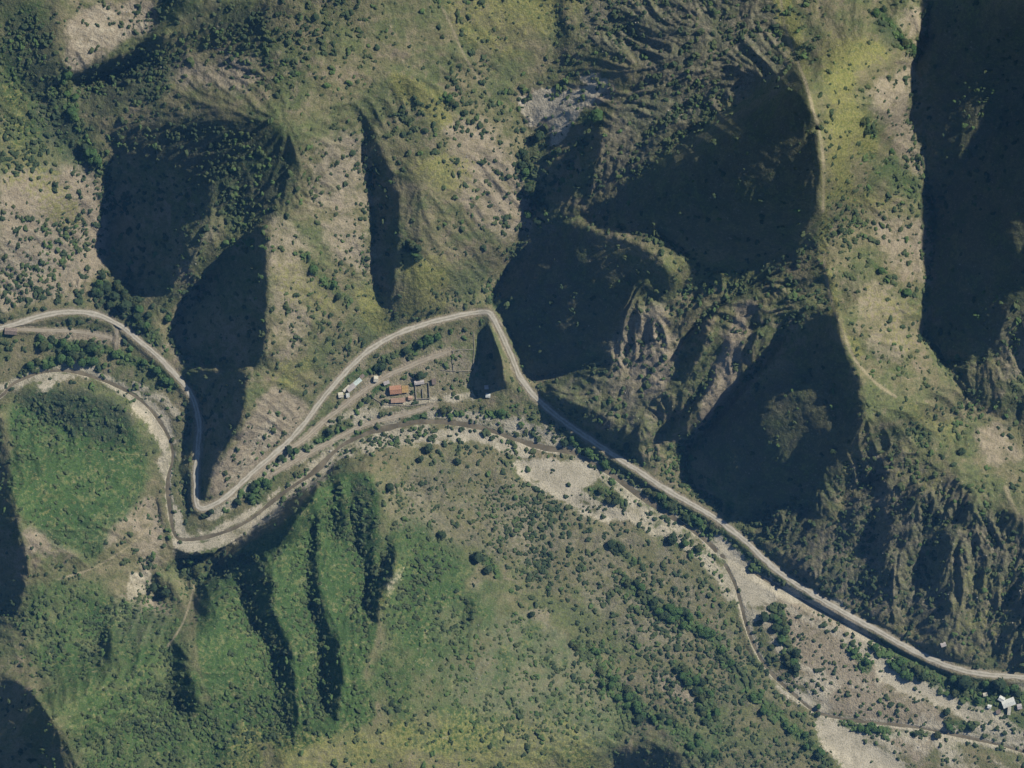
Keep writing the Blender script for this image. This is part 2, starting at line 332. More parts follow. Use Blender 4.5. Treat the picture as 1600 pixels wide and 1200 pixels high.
# ------------------------------------------------------------------ ground cover regions: kind -> (strength, softness, polygon)
COVER = {
 'green': [
  (1.0,18,[(15,640),(60,612),(150,618),(200,650),(222,700),(232,760),(210,800),(170,830),(150,870),(90,850),(40,820),(15,760)]),
  (1.0,8,[(340,880),(380,850),(430,825),(470,790),(500,760),(540,740),(582,735),(600,790),(590,860),(610,880),(590,960),(570,1060),(590,1120),(450,1180),(330,1120),(300,1000),(310,910)]),
  (.75,16,[(590,860),(640,810),(720,850),(740,910),(700,960),(600,1080),(560,1100),(590,980)]),
  (.7,24,[(30,900),(150,900),(230,960),(300,960),(330,1100),(420,1180),(420,1300),(100,1300),(110,1180),(50,1060)]),
  (.58,20,[(600,960),(760,900),(900,1000),(1000,1120),(960,1200),(640,1180),(590,1080)]),
  (.55,16,[(0,0),(95,0),(85,60),(90,130),(130,220),(170,290),(120,260),(60,280),(0,260)]),
  (.6,14,[(240,-20),(330,-20),(330,30),(280,45),(245,30)]),
  (.5,14,[(400,160),(480,200),(470,330),(410,345),(340,300),(340,200)]),
  (.5,8,[(900,165),(930,165),(950,185),(940,200),(905,190)]),
  (.55,10,[(1340,200),(1400,255),(1460,290),(1465,325),(1420,310),(1350,260)]),
  (.5,14,[(1360,10),(1410,40),(1440,85),(1410,85),(1370,55)]),
  (.14,30,[(860,820),(960,860),(1090,900),(1190,1080),(1230,1200),(1000,1180),(900,1000)]),
  (.5,12,[(1440,1060),(1600,1065),(1700,1080),(1700,1160),(1540,1150),(1480,1110)]),
 ],
 'yellow': [
  (.9,10,[(1195,-60),(1225,-60),(1250,60),(1275,140),(1285,200),(1290,330),(1298,420),(1320,500),(1345,560),(1335,570),(1305,500),(1282,400),(1280,330),(1280,200),(1255,130),(1215,40)]),
  (.75,14,[(1285,40),(1370,60),(1400,90),(1340,110),(1340,170),(1390,230),(1360,260),(1320,250),(1345,300),(1400,300),(1380,330),(1290,320),(1290,150)]),
  (.85,8,[(605,110),(650,130),(690,145),(712,175),(715,200),(690,205),(660,175),(615,150)]),
  (.6,12,[(640,240),(740,250),(740,300),(650,290)]),
  (.75,8,[(625,400),(700,400),(705,500),(640,505),(620,480)]),
  (.7,8,[(555,445),(590,460),(615,510),(590,520),(560,500)]),
  (.5,14,[(420,400),(480,410),(560,480),(540,500),(440,470)]),
  (.5,12,[(420,550),(500,560),(470,620),(420,600)]),
  (.35,6,[(1035,385),(1065,400),(1080,425),(1130,430),(1200,425),(1200,445),(1120,450),(1070,470),(1050,450)]),
  (.25,6,[(835,365),(905,335),(950,355),(1010,372),(1035,395),(1000,395),(940,365),(890,345),(860,350)]),
  (.5,14,[(1400,625),(1460,625),(1500,660),(1500,690),(1430,670)]),
  (.5,12,[(1380,730),(1440,740),(1520,770),(1470,790),(1400,760)]),
  (.5,18,[(380,1130),(520,1140),(640,1120),(900,1120),(960,1200),(900,1300),(300,1300)]),
  (.5,12,[(60,310),(130,310),(140,350),(70,350)]),
  (.55,18,[(880,30),(960,-10),(800,-30),(690,-30),(700,60),(800,100)]),
  (.45,14,[(1330,430),(1450,480),(1440,560),(1370,540)]),
  (.4,14,[(1470,880),(1600,900),(1600,1020),(1480,1000)]),
  (.4,10,[(130,290),(100,330),(40,300),(0,300),(0,130),(50,140),(40,240),(90,270)]),
  (.5,12,[(590,870),(640,880),(620,930),(600,960),(585,930)]),
 ],
 'bare': [
  (.62,16,[(690,180),(760,180),(800,230),(830,290),(830,350),(790,380),(730,340),(700,280)]),
  (.8,14,[(0,265),(130,250),(160,290),(170,370),(170,410),(140,450),(40,480),(0,480)]),
  (.7,10,[(100,30),(150,0),(245,0),(240,48),(180,80),(110,118),(95,90)]),
  (.5,20,[(480,230),(570,200),(582,300),(585,440),(540,420),(480,340)]),
  (.5,16,[(410,330),(450,330),(500,420),(470,560),(420,590),(415,480)]),
  (.9,8,[(380,660),(420,600),(460,620),(480,640),(440,690),(400,720),(340,780),(322,775),(345,710),(375,690)]),
  (1.0,6,[(815,150),(850,135),(900,135),(960,130),(950,155),(910,170),(880,215),(860,230),(850,190),(825,200)]),
  (.9,3,[(905,120),(930,117),(945,128),(915,130)]),
  (.5,16,[(270,70),(400,80),(440,120),(380,150),(260,140)]),
  (.55,16,[(1410,20),(1445,10),(1440,90),(1425,160),(1450,290),(1400,270),(1390,190),(1330,140),(1400,100)]),
  (.6,18,[(1350,330),(1455,340),(1455,450),(1420,440),(1370,380)]),
  (.5,20,[(1320,430),(1400,440),(1440,520),(1400,580),(1350,540)]),
  (.6,10,[(1525,660),(1560,650),(1590,690),(1595,720),(1560,730),(1530,710)]),
  (.4,14,[(1440,605),(1465,600),(1465,630),(1445,635)]),
  (.6,14,[(960,470),(1050,480),(1060,560),(1040,620),(960,640),(950,560)]),
  (.7,10,[(1160,470),(1185,470),(1150,600),(1120,640),(1080,690),(1100,620)]),
  (.6,12,[(160,800),(235,770),(260,800),(262,850),(235,900),(170,970),(165,1000),(170,940),(220,880),(190,860),(150,870),(40,870),(40,820),(120,830)]),
  (.6,10,[(175,930),(235,935),(270,960),(265,985),(200,1020),(175,1000)]),
  (.38,30,[(600,700),(800,720),(1000,830),(1120,900),(1180,1080),(1040,1060),(900,940),(760,860),(660,860),(600,800)]),
  (.7,6,[(620,825),(650,815),(660,835),(625,840)]), (.7,6,[(665,800),(690,800),(685,818),(670,815)]),
  (.7,8,[(1020,1050),(1070,1060),(1090,1100),(1040,1100)]),
  (.55,14,[(770,960),(840,950),(960,1080),(960,1170),(850,1150),(700,1100),(690,1060),(760,1000)]),
  (.6,10,[(735,905),(765,905),(760,935),(735,925)]),
  (.7,8,[(330,1065),(350,1065),(350,1095),(330,1100)]),
  (.4,14,[(560,555),(700,530),(740,545),(735,600),(690,640),(600,640),(540,640)]),
  (.7,8,[(225,520),(290,555),(300,570),(260,560),(240,545)]),
  (.7,20,[(1180,900),(1330,960),(1380,1060),(1500,1130),(1440,1200),(1300,1120),(1200,1000)]),
  (.5,14,[(1560,500),(1620,480),(1640,600),(1560,590)]),
  (.7,5,[(40,524),(100,512),(185,525),(210,545),(150,540),(60,535)]),
 ],
 'rock': [
  (.7,10,[(900,60),(930,-60),(1200,-60),(1215,40),(1235,100),(1180,130),(1060,210),(1000,270),(920,310),(940,200),(1000,110)]),
  (.5,14,[(10,350),(110,345),(130,400),(120,470),(30,470),(0,440)]),
  (.6,16,[(1350,690),(1400,700),(1600,830),(1800,900),(1800,1030),(1600,1020),(1500,1020),(1250,905),(1190,850),(1300,830)]),
  (.5,14,[(840,600),(1000,560),(1060,700),(960,690)]),
  (.6,10,[(175,935),(220,925),(245,950),(240,1000),(190,1010)]),
  (.6,8,[(270,440),(330,330),(350,350),(300,440),(270,480)]),
  (.5,14,[(230,630),(280,620),(295,690),(262,740),(240,700)]),
  (.5,20,[(640,960),(740,920),(820,960),(780,1060),(660,1080)]),
  (.5,8,[(690,560),(740,540),(735,600),(690,600)]),
 ],
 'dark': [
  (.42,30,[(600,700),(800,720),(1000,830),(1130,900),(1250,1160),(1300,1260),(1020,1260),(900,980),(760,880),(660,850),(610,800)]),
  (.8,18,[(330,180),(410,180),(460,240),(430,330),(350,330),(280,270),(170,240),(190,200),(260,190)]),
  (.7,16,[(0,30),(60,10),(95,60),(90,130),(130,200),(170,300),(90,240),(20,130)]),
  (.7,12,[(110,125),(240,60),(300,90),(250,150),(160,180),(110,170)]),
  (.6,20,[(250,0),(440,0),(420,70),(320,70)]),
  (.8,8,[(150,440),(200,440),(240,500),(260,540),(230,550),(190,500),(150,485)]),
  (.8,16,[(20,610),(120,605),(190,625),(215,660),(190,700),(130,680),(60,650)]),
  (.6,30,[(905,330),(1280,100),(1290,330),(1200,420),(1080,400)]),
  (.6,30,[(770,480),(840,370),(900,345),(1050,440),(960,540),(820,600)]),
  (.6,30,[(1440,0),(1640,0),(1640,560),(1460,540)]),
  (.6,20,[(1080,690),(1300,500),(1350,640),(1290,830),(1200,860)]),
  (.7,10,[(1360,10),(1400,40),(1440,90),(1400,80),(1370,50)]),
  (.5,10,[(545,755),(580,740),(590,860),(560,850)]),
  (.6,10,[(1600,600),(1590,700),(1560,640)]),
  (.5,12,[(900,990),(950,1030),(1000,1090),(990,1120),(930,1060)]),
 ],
}
BARS = [
  [(800,712),(832,712),(872,722),(905,714),(925,730),(938,748),(925,762),(903,768),(895,782),(920,795),(958,794),(972,804),(932,809),(888,796),(850,765),(820,738)],
  [(1100,838),(1135,846),(1170,868),(1200,905),(1205,940),(1180,955),(1160,940),(1150,905),(1125,865)],
  [(1330,952),(1350,965),(1350,1008),(1400,1048),(1480,1092),(1530,1128),(1520,1136),(1440,1094),(1372,1062),(1365,1030),(1335,985)],
  [(1272,1120),(1312,1132),(1345,1152),(1410,1200),(1440,1260),(1340,1260),(1318,1205),(1288,1165)],
  [(190,612),(225,622),(250,655),(268,690),(262,712),(246,706),(228,664),(205,640)],
  [(58,592),(100,576),(135,574),(150,582),(110,590),(70,603)],
  [(268,778),(284,790),(290,835),(330,826),(395,795),(440,760),(452,765),(400,818),(340,856),(295,858),(272,845)],
  [(970,742),(985,746),(1008,765),(1000,768),(980,756)],
  [(640,694),(700,676),(770,682),(800,700),(760,690),(700,686),(650,700)],
  [(1205,905),(1260,930),(1255,945),(1212,935)],
  [(1200,1045),(1240,1075),(1285,1108),(1280,1116),(1240,1095),(1200,1060)],
]
GREEN_BELTS = [  # half width, density, points : trees that follow the water and the road
  (9, .9, [(395,780),(430,735),(480,705),(520,685),(560,672)]), (6,.8,[(640,655),(690,648),(750,646),(790,650)]),
  (8,.8,[(890,692),(940,728),(990,765),(1030,790)]), (9,.95,[(1020,775),(1060,795),(1110,835),(1150,865),(1190,895)]), (7,.7,[(930,765),(955,775),(980,785)]),
  (8,.8,[(1200,890),(1250,925),(1300,945)]), (16,.95,[(1370,1012),(1420,1045),(1480,1070),(1540,1085),(1620,1095)]), (9,.9,[(1315,1125),(1345,1135),(1385,1138)]), (5,.9,[(1385,1150),(1420,1145),(1480,1147)]),
  (7,.9,[(1485,1130),(1520,1135)]), (10,.85,[(1215,950),(1225,1000),(1240,1040)]), (7,.8,[(1330,1010),(1355,1045)]), (14,.75,[(905,1010),(945,1055),(985,1095),(1060,1140),(1110,1180)]), (12,.7,[(1060,1040),(1100,1085),(1120,1150)]),
  (10,.7,[(985,920),(1040,950),(1100,985),(1140,1040),(1190,1095),(1250,1150),(1290,1190)]), (8,.7,[(960,850),(990,880)]), (14,.9,[(160,450),(195,470),(215,500),(240,530)]), (7,.85,[(60,535),(110,540),(160,545),(200,560),(240,575),(270,605)]),
  (8,.8,[(30,590),(60,572),(110,560),(150,565)]), (5,.85,[(560,590),(590,572),(630,548),(680,528)]), (6,.8,[(600,560),(650,545)]), (6,.7,[(520,610),(560,580)]), (5,.9,[(585,610),(605,600)]),
  (8,.8,[(815,240),(830,290),(850,325)]), (9,.8,[(100,120),(115,180),(130,220),(150,260)]), (8,.7,[(1130,870),(1090,860),(1060,845)]), (7,.8,[(640,385),(655,400)]), (7,.7,[(470,395),(520,450),(545,470)]), (6,.8,[(745,870),(765,880),(780,900)]),
  (6,.6,[(1350,190),(1400,250)]), (7,.8,[(1375,20),(1405,55),(1430,85)]), (5,.6,[(1360,410),(1410,450),(1430,460)]), (6,.8,[(775,475),(800,470)]), (6,.6,[(690,150),(715,170),(740,190)]),
  (7,.7,[(1140,790),(1130,840)]), (5,.8,[(340,800),(375,770),(420,745)]), (6,.8,[(310,900),(300,870)]),
]

# ------------------------------------------------------------------ terrain
def swell(x): return np.clip(x, 0, 1) ** 2 * (3 - 2 * np.clip(x, 0, 1))
hx, hy, HZ = solve_heights()
HZ = np.clip(HZ, -20, 460)
def axis(lo, hi, step):
    inner = np.arange(lo, hi + step, step); out = []; s = step; v = 0
    for k in range(44):
        s *= 1.16; v += s; out.append(v)
    out = np.array(out)
    return np.concatenate([lo - out[::-1], inner, inner[-1] + out])
STEP = 1.72
gx_, gy_ = axis(-70, 1670, STEP), axis(-70, 1270, STEP)
X, Y = np.meshgrid(gx_, gy_)
Z = sample(hx, hy, HZ, X, Y)

def cover_field(polys, soft=1.0, seed=3):
    """soft, wobbly-edged strength of a list of polygons, worked out on a coarse grid"""
    h = 4.; cx = np.arange(-240, 1841, h); cy = np.arange(-240, 1441, h); A, B = np.meshgrid(cx, cy)
    o = np.zeros(A.shape)
    wx = A + 26 * fbm(A, B, 50, seed, 3); wy = B + 26 * fbm(A, B, 50, seed + 11, 3)
    for s, r, P in polys:
        m = inpoly(wx, wy, P).astype(float)
        o = np.maximum(o, s * blur(m, r * soft / h / 2.2))
    x = np.clip((gx_ - cx[0]) / h, 0, len(cx) - 1.001); y = np.clip((gy_ - cy[0]) / h, 0, len(cy) - 1.001); i = x.astype(int); j = y.astype(int); fx = (x - i)[None]; fy = (y - j)[:, None]
    o = o[j] * (1 - fy) + o[j + 1] * fy
    return np.clip(o[:, i] * (1 - fx) + o[:, i + 1] * fx, 0, 1)

cov = {k: cover_field(v, 1.0, 3 + 7 * i) for i, (k, v) in enumerate(COVER.items())}
bar = cover_field([(1., 9, P) for P in BARS], 1.0, 90)
flat = cover_field([(1., 18, P) for _, _, P in FLATS], 1.0, 40)
belts = np.zeros(X.shape)
for w, d_, P in GREEN_BELTS: belts = np.maximum(belts, d_ * np.clip(1.5 - polydist(X, Y, smooth_line(P), reach=40) / (w * 1.15), 0, 1))
cov['green'] = np.maximum(cov['green'], .9 * belts); cov['dark'] = np.maximum(cov['dark'], .35 * belts)
d_road = polydist(X, Y, ROAD, reach=45); d_river = polydist(X, Y, RIVER, reach=60)
d_river = d_river * RIVER_W / np.interp(X, *zip(*RIVER_WIDTHS)) / np.clip(1 + 1.7 * fbm(X, Y, 38, 150, 3), .6, 1.55)
bar *= swell((d_river - RIVER_W - .5) / 4)

# ribs, gullies and hummocks
crag = np.maximum(cover_field([(w_, 14, P) for w_, P in zip((.8, .72, 1., .7), HALF[3:7])], 1, 60), .45 * cov['rock'])
deepf = cover_field([(1., 12, P) for P in DEEP], 1, 61)
rug = np.maximum(.60 + 1.15 * crag, .5 * deepf) + .15 * cov['green']
rug = rug * (1 - .25 * deepf)
calm = (1 - .88 * flat) * swell((d_river - 8) / 20) * swell((d_road - 5) / 22)
calm *= 1 - .35 * swell(cov['yellow'] * 1.2) * (1 - np.clip(crag, 0, 1))
Z0 = Z
for lam, amp, sd in ((120, .06, 5), (58, .085, 11), (29, .085, 23), (14.5, .09, 37), (7.2, .085, 51)):
    gy, gx = np.gradient(Z, gy_, gx_)
    if lam > 20:
        gx = blur(gx, lam / STEP / 5); gy = blur(gy, lam / STEP / 5)
    sl = np.hypot(gx, gy)
    wx = X + lam * .9 * fbm(X, Y, lam * 1.6, sd + 3, 2); wy = Y + lam * .9 * fbm(X, Y, lam * 1.6, sd + 4, 2)
    g = gullies(wx, wy, gx, gy, lam, sd)
    g = np.abs(g) * -1.2 + .6 if lam < 100 else g
    patch = np.clip(.5 + 1.8 * (fbm(X, Y, lam * 4, sd + 7, 2) + .2), .1, 1.5)
    Z = Z + amp * lam * g * np.clip(sl * 1.6, 0, 1) * rug * calm * patch
rim = np.clip(4 * deepf * (1 - deepf), 0, 1)
Z = Z + (6.5 * fbm(X, Y, 42, 70, 5, .55) + 5.5 * rim * fbm(X, Y, 20, 75, 3, .6)) * (1 - .8 * flat) * calm + 1.5 * fbm(X, Y, 9, 80, 2) * (.25 + .75 * calm) * (1 - .5 * flat)
Z = Z + np.clip(crag, 0, 1) * (1 - .6 * deepf) * calm * (9 * (.25 - np.abs(fbm(X, Y, 34, 170, 4))) + 3 * (.25 - np.abs(fbm(X, Y, 13, 175, 3))))
# the rock knob beside the road, west face sheer
kd = polydist(X, Y, [(773, 512), (780, 540), (785, 565), (788, 594)], reach=60)
Z = Z + 25 * np.exp(-(np.minimum(kd, 60) / 8.5) ** 2) * (1 + .5 * fbm(X, Y, 12, 180, 3))

d_side = polydist(X, Y, SIDE_CHANNEL, reach=24)
# the bed of the river, then benches for the road and the tracks
bank = river_z(X) + np.where(d_river < RIVER_W, -1.9 * np.cos(np.clip(d_river / RIVER_W, 0, 1) * math.pi / 2), 0) + np.clip(d_river - RIVER_W, 0, None) * .11 + .5 * fbm(X, Y, 16, 88, 3)
k = swell((d_river - 8) / 20)
Z = np.where(d_river < 30, bank * (1 - k) + np.maximum(Z, river_z(X) + .6) * k, Z)
Z = np.where(d_side < 14, np.where(d_side < 4, river_z(X) - 1.4 * np.cos(np.clip(d_side / 4, 0, 1) * math.pi / 2), river_z(X) + (d_side - 4) * .12) * (1 - swell((d_side - 5) / 9)) + Z * swell((d_side - 5) / 9), Z)
Z = np.where(bar > .02, Z * (1 - .6 * bar) + .6 * bar * np.maximum(river_z(X) + .9 + .6 * fbm(X, Y, 14, 84, 3), Z * .5), Z)
def grid_lookup(A, px, py):
    i = np.clip(np.searchsorted(gx_, px) - 1, 0, len(gx_) - 2); j = np.clip(np.searchsorted(gy_, py) - 1, 0, len(gy_) - 2)
    fx = (px - gx_[i]) / (gx_[i + 1] - gx_[i]); fy = (py - gy_[j]) / (gy_[j + 1] - gy_[j])
    return (A[j, i] * (1 - fx) + A[j, i + 1] * fx) * (1 - fy) + (A[j + 1, i] * (1 - fx) + A[j + 1, i + 1] * fx) * fy
def resample(P, step):
    P = np.array(P, float); L = np.concatenate([[0], np.cumsum(np.hypot(*np.diff(P, axis=0).T))]); n = int(L[-1] / step) + 1
    t = np.linspace(0, L[-1], n); return np.stack([np.interp(t, L, P[:, 0]), np.interp(t, L, P[:, 1])], 1)
def bench(P, half, shoulder):
    """level the ground along a course and return the course with its heights"""
    global Z
    Q = resample(P, 4.); hz = grid_lookup(Z, Q[:, 0], Q[:, 1])
    w = 9; hz = np.convolve(np.pad(hz, w, mode='edge'), np.ones(2 * w + 1) / (2 * w + 1), 'valid')
    lo = Q.min(0) - 60; hi = Q.max(0) + 60
    a, b = np.searchsorted(gx_, (lo[0], hi[0])); c, d = np.searchsorted(gy_, (lo[1], hi[1]))
    D, V = polydist(X[c:d, a:b], Y[c:d, a:b], Q, hz, reach=30)
    k = swell((D - half) / shoulder)
    Z[c:d, a:b] = V * (1 - k) + Z[c:d, a:b] * k
    return Q, hz
road_line = bench(ROAD, MAIN_ROAD_W + 2.2, 9)
track_lines = [bench(smooth_line(P), w + 1.2, 5) for w, P in TRACKS]

path = np.zeros(X.shape)
for w, P in FOOTPATHS:
    d = polydist(X, Y, smooth_line(P), reach=14); path = np.maximum(path, np.clip(1.5 - d / w + .8 * fbm(X, Y, 9, 97, 2), 0, 1) * np.clip(.75 + 1.2 * fbm(X, Y, 30, 99, 2), .2, 1))
verge = np.clip(1 - (d_road - MAIN_ROAD_W) / 5 + 1.2 * fbm(X, Y, 14, 101, 3), 0, 1)
for (w, P), (Q, _) in zip(TRACKS, track_lines):
    verge = np.maximum(verge, np.clip(1.1 - (polydist(X, Y, Q, reach=16) - w) / 3.5 + 1.6 * fbm(X, Y, 10, 111, 3), 0, 1))
scar = cover_field(SCARS, 1., 130)
silt = np.clip(1.15 - (d_river - RIVER_W) / np.clip(9 + 60 * fbm(X, Y, 75, 104, 3), 2, 40), 0, 1) * np.clip(.6 + 2.2 * fbm(X, Y, 22, 107, 3), 0, 1)
for w, s_, P in BRAIDS:
    D = polydist(X, Y, smooth_line(P), reach=34); silt = np.maximum(silt, s_ * np.clip(1.4 - D / np.clip(w * (1.05 + 2.2 * fbm(X, Y, 34, 115, 3)), 2, 30), 0, 1) * np.clip(.85 + 1.5 * fbm(X, Y, 16, 117, 3), .2, 1))
wide = cover_field([(1., 16, FLATS[1][2])], 1., 140)
silt = np.maximum(silt, np.clip(wide * (.22 + 2.6 * fbm(X * .75 + Y * .45, Y * 1.6 - X, 60, 142, 4, .6)), 0, .8))
silt = np.maximum(silt, scar)

def to_world(px, py, pz): return np.stack([(px - 800) * U, (600 - py) * U, pz * U], -1)
def mesh_from(name, V, F, smooth=True):
    me = bpy.data.meshes.new(name)
    V = np.ascontiguousarray(V, np.float32).reshape(-1, 3); F = np.ascontiguousarray(F, np.int32); k = F.shape[1]
    me.vertices.add(len(V)); me.vertices.foreach_set('co', V.ravel())
    me.loops.add(F.size); me.loops.foreach_set('vertex_index', F.ravel())
    me.polygons.add(len(F)); me.polygons.foreach_set('loop_start', np.arange(0, F.size, k, dtype=np.int32))
    me.polygons.foreach_set('loop_total', np.full(len(F), k, np.int32))
    me.polygons.foreach_set('use_smooth', np.full(len(F), smooth, bool))
    me.update(calc_edges=True); return me
def color_attr(me, name, R, G, B):
    a = me.attributes.new(name, 'FLOAT_COLOR', 'POINT')
    c = np.ones((len(R), 4), np.float32); c[:, 0] = R; c[:, 1] = G; c[:, 2] = B; a.data.foreach_set('color', c.ravel())
def link(name, me, mat=None, parent=None):
    o = bpy.data.objects.new(name, me); C.objects.link(o)
    if mat is not None:
        if not me.materials: me.materials.append(mat)
    o.parent = parent; return o
def tag(o, label=None, cat=None, group=None, kind=None):
    if label: o['label'] = label
    if cat: o['category'] = cat
    if group: o['group'] = group
    if kind: o['kind'] = kind
    return o

# ------------------------------------------------------------------ materials
class NT:
    def __init__(s, name):
        s.m = bpy.data.materials.new(name); s.m.use_nodes = True; s.n = s.m.node_tree.nodes; s.l = s.m.node_tree.links
        s.b = s.n['Principled BSDF']; s.b.inputs['Roughness'].default_value = .95; s.b.inputs['Specular IOR Level'].default_value = .15
    def node(s, t, **kw):
        n = s.n.new(t)
        for k, v in kw.items(): setattr(n, k, v)
        return n
    def put(s, sock, v):
        if hasattr(v, 'links') or hasattr(v, 'is_output'): s.l.new(v, sock)
        else: sock.default_value = v
    def attr(s, name):
        a = s.node('ShaderNodeAttribute'); a.attribute_name = name
        q = s.node('ShaderNodeSeparateColor'); s.l.new(a.outputs['Color'], q.inputs[0]); return q.outputs
    def noise(s, scale, detail=4., rough=.6, coord=None, dist=0.):
        n = s.node('ShaderNodeTexNoise'); n.inputs['Scale'].default_value = scale; n.inputs['Detail'].default_value = detail; n.inputs['Roughness'].default_value = rough; n.inputs['Distortion'].default_value = dist
        if coord is None:
            if not hasattr(s, 'co'):
                s.co = s.node('ShaderNodeTexCoord').outputs['Object']
            coord = s.co
        s.l.new(coord, n.inputs['Vector']); return n.outputs['Fac']
    def ramp(s, v, lo, hi, a=0., b=1.):
        n = s.node('ShaderNodeMapRange'); n.clamp = True; n.interpolation_type = 'SMOOTHSTEP'
        for i, q in zip((0, 1, 2, 3, 4), (v, lo, hi, a, b)): s.put(n.inputs[i], q)
        return n.outputs[0]
    def math(s, op, a, b=0.):
        n = s.node('ShaderNodeMath', operation=op); s.put(n.inputs[0], a); s.put(n.inputs[1], b); return n.outputs[0]
    def mix(s, f, a, b, mode='MIX'):
        n = s.node('ShaderNodeMix', data_type='RGBA', blend_type=mode); n.clamp_factor = True
        s.put(n.inputs['Factor'], f)
        for k, v in ((6, a), (7, b)):
            if isinstance(v, tuple): n.inputs[k].default_value = (*v, 1)
            else: s.l.new(v, n.inputs[k])
        return n.outputs[2]
    def bump(s, h, strength, dist):
        n = s.node('ShaderNodeBump'); n.inputs['Strength'].default_value = strength; n.inputs['Distance'].default_value = dist
        s.l.new(h, n.inputs['Height']); s.l.new(n.outputs[0], s.b.inputs['Normal'])
    def color(s, c):
        if isinstance(c, tuple): s.b.inputs['Base Color'].default_value = (*c, 1)
        else: s.l.new(c, s.b.inputs['Base Color'])
        return s.m

def ground_material():
    t = NT('ground')
    g = t.attr('cover_a'); r = t.attr('cover_b'); w = t.attr('cover_c')   # green yellow bare / rock dark gravel / path verge silt
    n0 = t.noise(.009, 4, .55); n1 = t.noise(.026, 5, .65, dist=.4); n2 = t.noise(.085, 4, .65, dist=.5); n3 = t.noise(.30, 3, .65); n4 = t.noise(.95, 2, .6)
    def off(v, n, gain): return t.math('ADD', v, t.math('MULTIPLY', t.math('SUBTRACT', n, .5), gain))
    def soft(v, n, gain=1.5, m=None, gain2=1.2, lo=.2, hi=.8): return t.ramp(off(off(v, n, gain), n3 if m is None else m, gain2), lo, hi)
    base = t.mix(t.ramp(n2, .36, .64), (.110, .110, .056), (.168, .150, .092))                       # dry grass and soil
    base = t.mix(t.ramp(n1, .42, .62, 0, .8), base, (.086, .112, .042))
    base = t.mix(t.ramp(off(n3, n1, .6), .50, .70, 0, .85), base, (.052, .066, .040))
    tan = t.mix(t.ramp(n2, .38, .64), (.220, .184, .140), (.268, .232, .180))
    c = t.mix(t.math('MULTIPLY', soft(g[2], n1, 1.2, n2, 1.0, .15, .7), .92), base, tan)
    c = t.mix(t.math('MULTIPLY', t.ramp(off(n2, n0, .5), .56, .72), .55), c, (.190, .152, .120))     # reddish soil shows through
    stone = t.mix(t.ramp(n3, .4, .6), (.175, .160, .128), (.085, .084, .066))
    c = t.mix(t.math('MULTIPLY', soft(r[0], n2, 1.4), .6), c, stone)
    grass = t.mix(t.ramp(n3, .36, .62), (.024, .060, .019), (.048, .096, .026))
    grass = t.mix(t.ramp(off(n3, n1, .7), .54, .68, 0, .7), grass, (.022, .042, .020))
    grass = t.mix(t.ramp(off(n2, n3, .9), .50, .70, 0, .75), grass, (.118, .134, .054))
    c = t.mix(t.math('MULTIPLY', soft(g[0], n1, 1.2, n2, 1.0), .92), c, grass)
    yel = t.mix(t.ramp(n3, .38, .64), (.135, .146, .042), (.190, .184, .070))
    c = t.mix(t.math('MULTIPLY', soft(off(g[1], n2, 1.2), n1, 1.2, n3, 2.2, .22, .85), .86), c, yel)
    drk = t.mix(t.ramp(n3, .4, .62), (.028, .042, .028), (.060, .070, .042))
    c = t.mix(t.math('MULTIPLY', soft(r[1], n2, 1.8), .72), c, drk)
    grav = t.mix(t.ramp(n2, .36, .64), (.305, .278, .220), (.385, .352, .285))
    grav = t.mix(t.ramp(n3, .5, .76, 0, .4), grav, (.22, .21, .16))
    c = t.mix(t.math('MULTIPLY', t.ramp(off(off(w[2], n3, .9), n2, .6), .25, .8), .88), c, grav)
    c = t.mix(t.ramp(off(off(r[2], n2, 1.3), n3, 1.3), .28, .72), c, grav)
    c = t.mix(t.math('MULTIPLY', t.ramp(off(w[1], n3, .9), .2, .9), .75), c, tan)
    c = t.mix(t.math('MULTIPLY', w[0], .9), c, (.26, .225, .155))
    c = t.mix(t.ramp(n4, .46, .66, 0, .7), c, t.mix(.6, c, (.030, .040, .026)))
    n5 = t.noise(.55, 2, .7); c = t.mix(t.ramp(n5, .60, .74, 0, .55), c, t.mix(.6, c, (.33, .30, .24)))
    t.bump(t.math('ADD', t.math('MULTIPLY', n3, t.math('SUBTRACT', 1.6, t.math('MULTIPLY', r[2], 1.4))), t.math('MULTIPLY', n4, .5)), .65, 1.5)
    return t.color(c)
def dirt_material(name, a, b, sc=.25, lanes=False):
    t = NT(name); n = t.noise(sc, 4, .65); m = t.noise(1.1, 3, .6)
    c = t.mix(t.ramp(n, .35, .65), a, b); c = t.mix(t.ramp(m, .4, .7, 0, .35), c, (.14, .12, .09))
    if lanes:
        q = t.attr('lane')[0]; k = t.noise(.12, 3, .6); c = t.mix(t.math('MULTIPLY', t.math('SUBTRACT', 1., t.ramp(q, .10, .42)), t.ramp(k, .3, .6, .1, .6)), c, (.165, .152, .115)); c = t.mix(t.math('MULTIPLY', t.ramp(q, .62, 1.), t.ramp(n, .3, .6, .35, .95)), c, (.170, .152, .112))
    t.bump(m, .4, .3); return t.color(c)
def water_material():
    t = NT('river_water'); n = t.noise(.08, 4, .6)
    t.b.inputs['Roughness'].default_value = .12; t.b.inputs['Specular IOR Level'].default_value = .5
    t.bump(t.noise(.8, 3, .6), .25, .15); return t.color(t.mix(t.ramp(n, .35, .65), (.090, .078, .052), (.150, .130, .092)))
def leaf_material(name, a, b, c):
    t = NT(name); oi = t.node('ShaderNodeObjectInfo').outputs['Random']
    n = t.noise(.35, 2, .6); m = t.noise(1.6, 3, .6)
    k = t.mix(t.ramp(n, .35, .65), a, b); k = t.mix(t.ramp(m, .45, .7, 0, .8), k, c); k = t.mix(t.math('MULTIPLY', oi, .5), k, a)
    t.bump(m, .6, .3); return t.color(k)
M_ground = ground_material()
